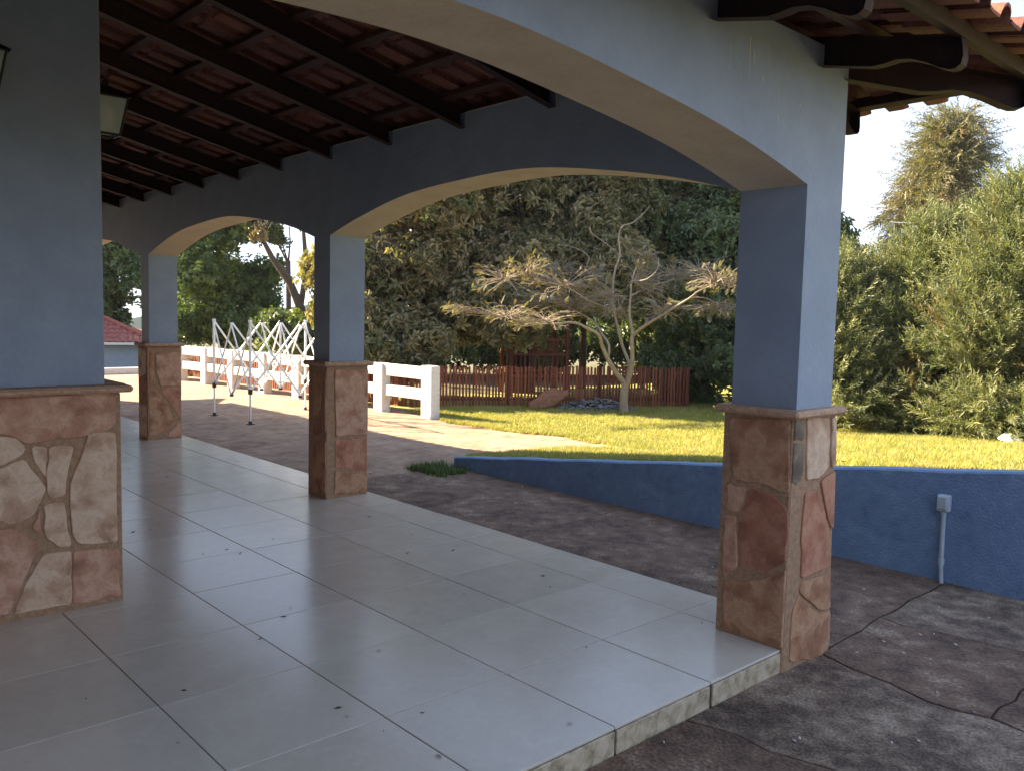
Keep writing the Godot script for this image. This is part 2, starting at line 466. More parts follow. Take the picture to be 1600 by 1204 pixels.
# ---------------------------------------------------------------- stones
func stone_poly(flat: Array, jitter: float) -> Array:
	var pts := []
	for i in range(0, flat.size(), 2):
		pts.append(Vector2(flat[i], flat[i + 1]))
	var area := 0.0
	for i in pts.size():
		area += (pts[i] as Vector2).cross(pts[(i + 1) % pts.size()])
	if area < 0.0:
		pts.reverse()
	var out := []
	for i in pts.size():
		var a: Vector2 = pts[i]
		var b: Vector2 = pts[(i + 1) % pts.size()]
		var p: Vector2 = pts[(i + pts.size() - 1) % pts.size()]
		var len := a.distance_to(b)
		# corners are broken, not sharp
		var cut := minf(0.011, len * 0.2)
		out.append(a.lerp(p, minf(0.011, a.distance_to(p) * 0.2) / maxf(a.distance_to(p), 0.001)))
		out.append(a.lerp(b, cut / maxf(len, 0.001)))
		var m := clampi(int(len / 0.07), 0, 4)
		for k in m:
			var q := a.lerp(b, (k + 1.0) / (m + 1.0))
			var nn := (b - a).orthogonal().normalized()
			out.append(q + nn * rv(-jitter, jitter))
	return out

func stones(parent: Node, list: Array, o: Vector3, ux: Vector3, n: Vector3, mats: Array, depth: float = 0.010, lo: float = -99.0, hi: float = 99.0, flare: float = 0.0) -> void:
	for i in list.size():
		var s := new_st()
		var poly := stone_poly(list[i], 0.006)
		for k in poly.size():
			var top := hi + flare * (1.0 - clampf((poly[k].y + 0.12) / 1.18, 0.0, 1.0))
			poly[k].x = clampf(poly[k].x, lo, top)
		prism(s, poly, o, ux, Vector3.UP, n, depth + rv(-0.003, 0.004), 0.0032, rv(0.001, 0.004))
		obj("stone", s, M.stone[mats[i % mats.size()]], parent)

# generic flagstones for faces that the list does not cover
func random_stones(parent: Node, u0: float, u1: float, v0: float, v1: float, o: Vector3, ux: Vector3, n: Vector3) -> void:
	var cols := maxi(1, int(round((u1 - u0) / 0.34)))
	var rows := maxi(1, int(round((v1 - v0) / 0.3)))
	var g := []
	for j in rows + 1:
		var row := []
		for i in cols + 1:
			var u := lerpf(u0, u1, float(i) / cols)
			var v := lerpf(v0, v1, float(j) / rows)
			if i > 0 and i < cols:
				u += rv(-0.09, 0.09)
			if j > 0 and j < rows:
				v += rv(-0.08, 0.08)
			row.append(Vector2(u, v))
		g.append(row)
	for j in rows:
		for i in cols:
			var c: Vector2 = (g[j][i] + g[j][i + 1] + g[j + 1][i + 1] + g[j + 1][i]) / 4.0
			var fl := []
			for p in [g[j][i], g[j][i + 1], g[j + 1][i + 1], g[j + 1][i]]:
				var q: Vector2 = c + (p - c) * (1.0 - 0.016 / maxf(0.05, (p - c).length()))
				fl.append(q.x)
				fl.append(q.y)
			stones(parent, [fl], o, ux, n, [rng.randi() % 5])

func pillar(house: Node3D, c: Vector3, bx: Vector2, bz: Vector2, sx: Vector2, sz: Vector2, kind: String) -> void:
	# bx, bz: base extents, sx, sz: shaft extents
	var s := new_st()
	var bot := -0.13
	cbox(s, Vector3((sx.x + sx.y) / 2, (CAP_TOP - 0.012 + SPRING) / 2, (sz.x + sz.y) / 2), Vector3(sx.y - sx.x, SPRING - CAP_TOP + 0.012, sz.y - sz.x))
	var p := obj("pillar", s, M.wall, house)
	s = new_st()
	var flare := 0.055 if kind == "right" else 0.0
	prism(s, [Vector2(bx.x, bot), Vector2(bx.y + flare, bot), Vector2(bx.y, 1.062), Vector2(bx.x, 1.062)], Vector3(0, 0, bz.x), Vector3.RIGHT, Vector3.UP, Vector3.BACK, bz.y - bz.x, 0.008)
	obj("pillar_base", s, M.mortar, p)
	s = new_st()
	cbox(s, Vector3((bx.x + bx.y) / 2, 1.079, (bz.x + bz.y) / 2), Vector3(bx.y - bx.x + 0.075, 0.036, bz.y - bz.x + 0.075), 0.011)
	obj("cap", s, M.cap, p)
	# inner face looks to -x, front to +z
	var in_o := Vector3(bx.x + 0.003, 0, 0)
	var fr_o := Vector3(0, 0, bz.y - 0.003)
	if kind == "right":
		stones(p, RIGHT_INNER, in_o, Vector3.BACK, Vector3.LEFT, [3, 4, 2, 2, 3], 0.010, bz.x + 0.004, bz.y - 0.004)
		stones(p, RIGHT_FRONT, fr_o, Vector3.RIGHT, Vector3.BACK, [5, 5, 1, 1, 0, 0, 3, 3], 0.010, bx.x + 0.004, bx.y - 0.005, flare)
	elif kind == "middle":
		stones(p, MIDDLE_INNER, in_o, Vector3.BACK, Vector3.LEFT, [3, 2, 4, 3], 0.010, bz.x + 0.004, bz.y - 0.004)
		stones(p, MIDDLE_FRONT, fr_o, Vector3.RIGHT, Vector3.BACK, [2, 0, 3], 0.010, bx.x + 0.004, bx.y - 0.004)
	elif kind == "far":
		random_stones(p, bz.x + 0.015, bz.y - 0.02, 0.02, 1.05, in_o, Vector3.BACK, Vector3.LEFT)
		stones(p, FAR_FRONT, fr_o, Vector3.RIGHT, Vector3.BACK, [2, 0, 3, 3, 2], 0.010, bx.x + 0.004, bx.y - 0.004)
	else:
		random_stones(p, bz.x + 0.015, bz.y - 0.015, 0.02, 1.05, in_o, Vector3.BACK, Vector3.LEFT)
		random_stones(p, bx.x + 0.015, bx.y - 0.015, 0.02, 1.05, fr_o, Vector3.RIGHT, Vector3.BACK)
	random_stones(p, bz.x + 0.015, bz.y - 0.015, -0.08, 1.05, Vector3(bx.y - 0.003, 0, 0), Vector3.BACK, Vector3.RIGHT)
	random_stones(p, bx.x + 0.015, bx.y - 0.015, -0.08, 1.05, Vector3(0, 0, bz.x + 0.003), Vector3.RIGHT, Vector3.FORWARD)

# wall over arches. a runs along the wall, w across it (w0 inner, w1 outer). place(a, y, w) gives the point
func arch_wall(house: Node3D, spans: Array, a_lo: float, a_hi: float, crown: float, place: Callable, n_out: Vector3, along: Vector3) -> void:
	var wall := new_st()
	var prof := []   # [a, y_low]
	var openings := []
	prof.append([a_lo, SPRING])
	for sp in spans:
		var h: float = (sp[1] - sp[0]) / 2.0
		var rise := crown - SPRING
		var r := (h * h + rise * rise) / (2.0 * rise)
		var pts := []
		for i in 33:
			var u := -h + 2.0 * h * i / 32.0
			var y := SPRING + sqrt(r * r - u * u) - (r - rise)
			# hand-plastered curve: never quite a circle
			y += 0.006 * sin(i * 0.55 + sp[0] * 3.0) * sin(PI * i / 32.0)
			pts.append([sp[0] + h + u, y])
		openings.append(pts)
		for q in pts:
			prof.append(q)
	prof.append([a_hi, SPRING])
	var top_in := 2.775
	var top_out := 2.703
	for i in prof.size() - 1:
		var a0: float = prof[i][0]
		var a1: float = prof[i + 1][0]
		if a1 - a0 < 0.0005:
			continue
		var y0: float = prof[i][1]
		var y1: float = prof[i + 1][1]
		quad(wall, place.call(a0, y0, 1.0), place.call(a1, y1, 1.0), place.call(a1, top_out, 1.0), place.call(a0, top_out, 1.0), n_out)
		quad(wall, place.call(a0, y0, 0.0), place.call(a1, y1, 0.0), place.call(a1, top_in, 0.0), place.call(a0, top_in, 0.0), -n_out)
		quad(wall, place.call(a0, top_in, 0.0), place.call(a1, top_in, 0.0), place.call(a1, top_out, 1.0), place.call(a0, top_out, 1.0), Vector3.UP)
	for e in [[a_lo, -1.0], [a_hi, 1.0]]:
		quad(wall, place.call(e[0], SPRING, 0.0), place.call(e[0], SPRING, 1.0), place.call(e[0], top_out, 1.0), place.call(e[0], top_in, 0.0), along * e[1])
	var w := obj("arcade_wall", wall, M.wall, house)
	for pts in openings:
		var s := new_st()
		for i in pts.size() - 1:
			var p: Array = pts[i]
			var q: Array = pts[i + 1]
			var nn: Vector3 = -(Vector3.UP * (q[0] - p[0]) - along * (q[1] - p[1])).normalized()
			quad(s, place.call(p[0], p[1], 0.0), place.call(q[0], q[1], 0.0), place.call(q[0], q[1], 1.0), place.call(p[0], p[1], 1.0), nn)
		obj("arch_soffit", s, M.soffit, w)

# roof plane heights, d = distance outward from the outer wall face
func rafter_y(d: float) -> float:
	return 2.605 - PITCH * d

func rafter(roof: Node, o: Vector3, outdir: Vector3, d_in: float, d_out: float, w: float = 0.055, pitch: float = PITCH, dep: float = 0.122) -> void:
	# profile in (d, y), carved tail
	var poly := []
	poly.append(Vector2(d_in, 2.605 - pitch * d_in))
	var tail := [[-0.36, 0.0], [-0.31, 0.012], [-0.26, 0.03], [-0.20, 0.034], [-0.14, 0.022], [-0.09, 0.004], [-0.05, -0.004], [-0.025, 0.002], [-0.006, 0.02], [0.0, 0.05], [-0.004, 0.09]]
	for t in tail:
		var d: float = d_out + t[0] * (d_out / 0.6)
		poly.append(Vector2(d, 2.605 - pitch * d + t[1]))
	poly.append(Vector2(d_out - 0.012, 2.605 - pitch * (d_out - 0.012) + dep))
	poly.append(Vector2(d_in, 2.605 - pitch * d_in + dep))
	var s := new_st()
	var side := Vector3.UP.cross(outdir).normalized()
	prism(s, poly, o - side * w * 0.5, outdir, Vector3.UP, side, w)
	obj("rafter", s, M.rafter, roof)

func tile_mesh() -> ArrayMesh:
	# one roman clay tile: pan and roll, x across (0.2), z down the slope (0.40), y up
	var s := new_st()
	var prof := []
	for i in 4:
		prof.append(Vector2(-0.104 + 0.034 * i, 0.006 * (1.0 if i == 0 else 0.0)))
	for i in 6:
		var a := PI - PI * (i + 0.4) / 5.4
		prof.append(Vector2(0.052 + 0.05 * cos(a), 0.004 + 0.05 * maxf(0.0, sin(a))))
	var th := 0.011
	var l := 0.205
	for i in prof.size() - 1:
		var p: Vector2 = prof[i]
		var q: Vector2 = prof[i + 1]
		var n2 := Vector2(-(q - p).y, (q - p).x).normalized()
		var n := Vector3(n2.x, n2.y, 0)
		quad(s, Vector3(p.x, p.y + th, -l), Vector3(q.x, q.y + th, -l), Vector3(q.x, q.y + th, l), Vector3(p.x, p.y + th, l), n)
		quad(s, Vector3(p.x, p.y, -l), Vector3(q.x, q.y, -l), Vector3(q.x, q.y, l), Vector3(p.x, p.y, l), -n)
		quad(s, Vector3(p.x, p.y, l), Vector3(q.x, q.y, l), Vector3(q.x, q.y + th, l), Vector3(p.x, p.y + th, l), Vector3.BACK)
	return s.commit()

func build_roof(house: Node3D) -> void:
	# hips and ridge tiles are the roof's own mesh, everything else hangs under it
	var s := new_st()
	var top := func(d: float) -> float: return 2.605 + 0.122 + 0.04 + 0.05 - PITCH * d
	var ex := 0.295
	var west := -9.6
	var north := -17.1
	var half := (1.02 - west) / 2.0
	var ridge_d := -(half - 0.725)
	var ridge_x := 1.02 - half
	var corner := Vector3(1.02, top.call(0.725), 0.73)
	var r1 := Vector3(ridge_x, top.call(ridge_d), ridge_d)
	var r2 := Vector3(ridge_x, top.call(ridge_d), north + half)
	tube(s, [corner, r1], [0.075, 0.075], 8)
	tube(s, [Vector3(west, corner.y, 0.73), r1], [0.075, 0.075], 8)
	tube(s, [r1, r2], [0.08, 0.08], 8)
	tube(s, [Vector3(1.02, corner.y, north), r2], [0.075, 0.075], 8)
	tube(s, [Vector3(west, corner.y, north), r2], [0.075, 0.075], 8)
	var roof := obj("roof", s, M.clay[0], house)
	# slopes over the rooms and towards the back: plain tiled sheets
	s = new_st()
	var lift := Vector3(0, -0.03, 0)
	var nl := Vector3(PITCH, 1, 0).normalized()
	var nf := Vector3(0, 1, PITCH).normalized()
	var sh := func(d: float) -> float: return top.call(d) - 0.03
	# east slope above the rooms
	var dj := -2.75
	quad(s, Vector3(ex + dj, sh.call(dj), dj), Vector3(ridge_x, sh.call(ridge_d), ridge_d), Vector3(ridge_x, sh.call(ridge_d), north + half), Vector3(ex + dj, sh.call(dj), north + 0.73 - dj), nl)
	quad(s, Vector3(ex + dj, sh.call(dj), dj), Vector3(ridge_x, sh.call(ridge_d), ridge_d), Vector3(west + 0.73 - dj, sh.call(dj), dj), Vector3(west + 0.73 - dj, sh.call(dj), dj), nf)
	# west and north slopes
	quad(s, Vector3(west, sh.call(0.725), 0.73), Vector3(ridge_x, sh.call(ridge_d), ridge_d), Vector3(ridge_x, sh.call(ridge_d), north + half), Vector3(west, sh.call(0.725), north), Vector3(-PITCH, 1, 0).normalized())
	tri(s, Vector3(west, sh.call(0.725), north), Vector3(ridge_x, sh.call(ridge_d), north + half), Vector3(1.02, sh.call(0.725), north), Vector3(0, 1, -PITCH).normalized())
	obj("roof_slope", s, M.clay[2], roof)
	# rafters, east slope
	var zs := [-0.25]
	for k in 20:
		zs.append(-0.785 - 0.803 * k)
	for z in zs:
		var o: Vector3 = skew(Vector3(ex, 0, z))
		rafter(roof, o, Vector3.RIGHT, maxf(-2.75, z), 0.6)
	# rafters, front slope
	for k in 11:
		var x := 0.036 - 0.813 * k
		rafter(roof, Vector3(x, 0, 0.005), Vector3.BACK, maxf(-2.75, x - 0.3), 0.6)
	# hip rafter
	rafter(roof, Vector3(ex, -0.012, 0.005), Vector3(1, 0, 1).normalized(), -4.3, 0.80, 0.065, PITCH / sqrt(2.0), 0.135)
	# battens
	var rows := []
	var step := 0.345
	var d := 0.575
	while d > -2.75:
		rows.append(d)
		d -= step
	for i in rows.size():
		var dd: float = rows[i]
		var hh := 0.055 if i == 0 else 0.036
		var y := rafter_y(dd) + 0.122 + hh * 0.5
		s = new_st()
		var bl := Basis(Vector3.BACK, -atan(PITCH))
		var za := -16.2
		var zb: float = 0.005 + dd
		var sk: float = (za + zb) * 0.5
		cbox(s, skew(Vector3(ex + dd, y, sk)), Vector3(0.055, hh, zb - za), 0.003, Basis(Vector3.UP, SKEW) * bl)
		obj("batten", s, M.lath if i > 0 else M.rafter, roof)
		s = new_st()
		var bf := Basis(Vector3.RIGHT, atan(PITCH))
		var xa := -9.0
		var xb: float = ex + dd
		cbox(s, Vector3((xa + xb) * 0.5, y + 0.001, 0.005 + dd), Vector3(xb - xa, hh, 0.055), 0.003, bf)
		obj("batten", s, M.lath if i > 0 else M.rafter, roof)
	# clay tiles
	var tm := tile_mesh()
	var rest := [[], [], []]
	var ang := atan(PITCH) - 0.028
	var count := 0
	for i in rows.size():
		var dd: float = rows[i] - 0.03
		var y := rafter_y(dd) + 0.122 + 0.042
		var nz := int(17.2 / 0.2)
		for k in nz:
			var z := 0.66 - 0.2 * k
			if z > dd + 0.06:
				continue
			var tf := Transform3D(Basis(Vector3.UP, PI / 2.0 + SKEW) * Basis(Vector3.RIGHT, ang), skew(Vector3(ex + dd, y, z)))
			tf = tf.rotated_local(Vector3.UP, rv(-0.012, 0.012)).translated(Vector3(rv(-0.006, 0.006), rv(-0.002, 0.003), rv(-0.004, 0.004)))
			var seen := dd < -0.3 and z < -1.0 and z > -8.3 and dd > -2.6
			if seen and count < 270:
				count += 1
				var t := obj("roof_tile", tm, M.clay[rng.randi() % 3], roof)
				t.transform = tf
			else:
				rest[rng.randi() % 3].append(tf)
		for k in 50:
			var x := 0.94 - 0.2 * k
			if x > ex + dd + 0.06:
				continue
			var tf := Transform3D(Basis(Vector3.RIGHT, ang), Vector3(x, y + 0.001, 0.005 + dd))
			tf = tf.rotated_local(Vector3.UP, rv(-0.015, 0.015)).translated(Vector3(rv(-0.005, 0.005), rv(-0.002, 0.003), rv(-0.008, 0.008)))
			if i < 2 and x > -1.1:
				var t := obj("roof_tile", tm, M.clay[rng.randi() % 3], roof)
				t.transform = tf
			else:
				rest[rng.randi() % 3].append(tf)
	for v in 3:
		var mm := MultiMesh.new()
		mm.transform_format = MultiMesh.TRANSFORM_3D
		mm.mesh = tm
		mm.instance_count = rest[v].size()
		for k in rest[v].size():
			mm.set_instance_transform(k, rest[v][k])
		var mi := MultiMeshInstance3D.new()
		mi.multimesh = mm
		mi.material_override = M.clay[v]
		mi.name = "roof_tiling"
		mi.set_meta("kind", "stuff")
		roof.add_child(mi, true)

func build_house() -> void:
	var h := thing("house", "grey-blue house with arcaded porch, stone-clad pillar bases and clay tile roof", "house")
	# body of the house behind the porch
	var s := new_st()
	cbox(s, Vector3((-8.6 - 2.172) / 2, 1.62, (-2.55 - 13.4) / 2), Vector3(8.6 - 2.172, 3.28, 13.4 - 2.55), 0.006)
	var w := obj("house_wall", s, M.wall, h)
	s = new_st()
	cbox(s, Vector3((-8.66 - 2.112) / 2, 0.52, (-2.507 - 13.46) / 2), Vector3(8.66 - 2.112, 1.085, 13.46 - 2.507), 0.006)
	obj("stone_plinth", s, M.mortar, w)
	s = new_st()
	# sill with a rounded nose
	for e in [[Vector3(-5.37, 1.085, -2.5), Vector3(6.6, 0.034, 0.13)], [Vector3(-2.11, 1.085, -8.02), Vector3(0.11, 0.034, 10.9)]]:
		cbox(s, e[0], e[1], 0.012)
	obj("sill", s, M.cap, w)
	stones(w, HOUSE_FRONT, Vector3(0, 0, -2.51), Vector3.RIGHT, Vector3.BACK, [2, 1, 1, 1, 1, 1, 1, 2, 2, 1, 2], 0.011, -9.0, -2.118)
	random_stones(w, -6.2, -2.73, 0.02, 1.05, Vector3(0, 0, -2.51), Vector3.RIGHT, Vector3.BACK)
	random_stones(w, -9.0, -2.54, 0.02, 1.05, Vector3(-2.115, 0, 0), Vector3.BACK, Vector3.RIGHT)
	# made-up wing out of view, added to cut sky light from the left
	s = new_st()
	cbox(s, Vector3(-7.0, 1.5, 3.4), Vector3(3.4, 3.3, 7.2), 0.006)
	obj("wing_wall", s, M.wall, h)
	s = new_st()
	cbox(s, Vector3(-7.0, 3.22, 3.7), Vector3(4.6, 0.12, 8.2), 0.01)
	obj("wing_roof", s, M.clay[1], h)
	# pillars
	pillar(h, Vector3.ZERO, Vector2(-0.06, 0.325), Vector2(-0.345, 0.015), Vector2(LONG_X0, LONG_X1), Vector2(-0.332, 0.003), "right")
	var k := 0
	for z in [-4.0, -7.9, -11.8, -15.7]:
		var dx: float = (z + 0.33) * SKEW
		pillar(h, Vector3.ZERO, Vector2(-0.06 + dx, 0.325 + dx), Vector2(z - 0.275, z + 0.008), Vector2(LONG_X0 + dx, LONG_X1 + dx), Vector2(z - 0.258, z - 0.01), ["middle", "far", "other", "other"][k])
		k += 1
	for x in [-4.17]:
		pillar(h, Vector3.ZERO, Vector2(x - 0.36, x + 0.035), Vector2(-0.345, 0.015), Vector2(x - 0.32, x), Vector2(-0.332, 0.003), "other")
	# arcades
	var sp := []
	for i in 4:
		var z0: float = [-0.332, -4.258, -8.158, -12.058][i]
		var z1: float = [-4.01, -7.91, -11.81, -15.71][i]
		sp.append([-z0, -z1])
	var pl := func(a: float, y: float, wv: float) -> Vector3: return skew(Vector3(lerpf(LONG_X0, LONG_X1, wv), y, -a))
	arch_wall(h, sp, 0.3325, 16.0, 2.365, pl, Vector3.RIGHT, Vector3.FORWARD)
	var pf := func(a: float, y: float, wv: float) -> Vector3: return Vector3(-a, y, lerpf(-0.332, 0.003, wv))
	arch_wall(h, [[0.025, 4.17]], -LONG_X1, 5.4, 2.352, pf, Vector3.BACK, Vector3.LEFT)
	build_roof(h)
	var pe := new_st()
	for e in range(1, 13):
		var z := -0.785 - 0.803 * e
		var zn := z + 0.803
		var c0 := skew(Vector3(LONG_X0, 0, z))
		cbox(pe, c0 + Vector3(-0.001, 2.722, 0.031), Vector3(0.004, 0.1, 0.006), 0.001)
		cbox(pe, c0 + Vector3(-0.001, 2.7725, (zn - z) * 0.5), Vector3(0.004, 0.006, zn - z - 0.066), 0.001)
	obj("plaster_edge", pe, M.soffit, h)
	var marks := new_st()
	for q in [[-0.52, 2.60, 0.16, 0.004], [-0.49, 2.56, 0.05, 0.006], [-0.42, 2.47, 0.02, 0.007], [-0.30, 2.50, 0.13, 0.0035], [-0.29, 2.34, 0.03, 0.005], [-0.58, 2.49, 0.07, 0.003], [-0.66, 2.55, 0.10, 0.003], [-0.38, 2.60, 0.08, 0.003], [-0.12, 2.42, 0.02, 0.004]]:
		cbox(marks, Vector3(q[0], q[1] - q[2] * 0.5, 0.0034), Vector3(q[3], q[2], 0.0012), 0.0004)
	obj("lime_drips", marks, M.chips, h)

func build_lantern(at: Vector3, outdir: Vector3, label: String) -> void:
	var t := thing("wall_lantern", label, "lantern", at, "")
	var side := Vector3.UP.cross(outdir).normalized()
	var b := Basis(side, Vector3.UP, outdir)
	var s := new_st()
	cbox(s, b * Vector3(0, 0.02, 0.008), Vector3(0.07, 0.16, 0.016), 0.004, b)
	tube(s, [b * Vector3(0, 0.06, 0.01), b * Vector3(0, 0.15, 0.05), b * Vector3(0, 0.19, 0.11), b * Vector3(0, 0.165, 0.13)], [0.009, 0.009, 0.009, 0.009], 6)
	obj("bracket", s, M.blackmetal, t)
	var c := b * Vector3(0, 0, 0.13)
	var top_r := 0.085
	var bot_r := 0.052
	var cage := new_st()
	var glass := new_st()
	for k in 4:
		var a0 := TAU * (k + 0.5) / 4.0
		var a1 := TAU * (k + 1.5) / 4.0
		var t0 := c + Vector3(cos(a0) * top_r * 1.4142, 0.09, sin(a0) * top_r * 1.4142)
		var t1 := c + Vector3(cos(a1) * top_r * 1.4142, 0.09, sin(a1) * top_r * 1.4142)
		var b0 := c + Vector3(cos(a0) * bot_r * 1.4142, -0.1, sin(a0) * bot_r * 1.4142)
		var b1 := c + Vector3(cos(a1) * bot_r * 1.4142, -0.1, sin(a1) * bot_r * 1.4142)
		tube(cage, [b0, t0], [0.006, 0.006], 5)
		tube(cage, [t0, t1], [0.007, 0.007], 5)
		tube(cage, [b0, b1], [0.007, 0.007], 5)
		var n := (t0 + t1 - c * 2.0)
		n.y = 0
		quad(glass, t0, t1, b1, b0, n.normalized())
		var ap := c + Vector3(0, 0.16, 0)
		var e0 := c + Vector3(cos(a0) * 0.145, 0.092, sin(a0) * 0.145)
		var e1 := c + Vector3(cos(a1) * 0.145, 0.092, sin(a1) * 0.145)
		tri(cage, e0, e1, ap, (n.normalized() + Vector3.UP).normalized())
	tube(cage, [c + Vector3(0, 0.15, 0), c + Vector3(0, 0.175, 0), c + Vector3(0, 0.19, 0)], [0.014, 0.018, 0.004], 8)
	obj("cage", cage, M.blackmetal, t)
	obj("glass", glass, M.lampglass, t)
	var bl := new_st()
	tube(bl, [c + Vector3(0, -0.095, 0), c + Vector3(0, -0.05, 0), c + Vector3(0, -0.02, 0), c + Vector3(0, 0.02, 0), c + Vector3(0, 0.045, 0)], [0.013, 0.015, 0.028, 0.03, 0.008], 10)
	obj("bulb", bl, M.bulb, t)

# ---------------------------------------------------------------- floor and ground
func build_floor() -> void:
	var s := new_st()
	cbox(s, Vector3((-9.0 + 0.34) / 2, -0.085, -8.003), Vector3(9.34, 0.146, 15.99))
	var f := obj("porch_floor", s, M.grout)
	structure(f, "cream square tile porch floor with dark grout lines")
	var g := 0.0023
	var full := {}
	var cols := []
	for i in range(-16, 1):
		cols.append([i * 0.6, 0.6])
	cols.append([0.0, 0.346])
	cols[16] = [0.0, 0.346]
	cols.resize(17)
	for cidx in cols.size():
		var x0: float = cols[cidx][0]
		var wd: float = cols[cidx][1]
		if x0 < -6.1:
			continue
		for j in 27:
			var z1 := -0.6 * j
			if x0 < -2.5 and z1 < -2.5:
				continue
			if j > 16 and x0 < -2.3:
				continue
			var key := "%.2f" % wd
			if not full.has(key):
				var ts := new_st()
				cbox(ts, Vector3(0, -0.006, 0), Vector3(wd - g * 2, 0.012, 0.6 - g * 2), 0.0016)
				full[key] = ts.commit()
			var t := obj("floor_tile", full[key], M.tile[rng.randi() % 4], f)
			t.position = Vector3(x0 + wd * 0.5, rv(-0.0006, 0.0006), z1 - 0.3)
			t.rotation = Vector3(rv(-0.0012, 0.0012), 0, rv(-0.0012, 0.0012))
	# riser tiles on the front edge
	for i in range(-8, 0):
		var wd2 := 0.6
		var rs := new_st()
		cbox(rs, Vector3(0, 0, 0), Vector3(wd2 - 0.016, 0.094, 0.011), 0.002)
		var r := obj("riser_tile", rs, M.riser, f)
		r.position = Vector3(i * 0.6 + 0.3 + rv(-0.003, 0.003), -0.062, -0.0025 + rv(-0.001, 0.001))

func jag(a: Vector2, b: Vector2, n: int, amp: float) -> Array:
	var out := []
	for i in n:
		var p := a.lerp(b, float(i) / n)
		if i > 0:
			p += (b - a).orthogonal().normalized() * rv(-amp, amp)
		out.append(p)
	return out

func slab_poly(s: SurfaceTool, pts: Array, y: float, inset: float) -> void:
	var pv := PackedVector2Array(pts)
	if Geometry2D.is_polygon_clockwise(pv):
		pv.reverse()
	var res := Geometry2D.offset_polygon(pv, -inset)
	for poly in res:
		var arr := []
		for p in poly:
			arr.append(p)
		prism(s, arr, Vector3(0, y - 0.04, 0), Vector3.RIGHT, Vector3.BACK, Vector3.UP, 0.04, 0.003)

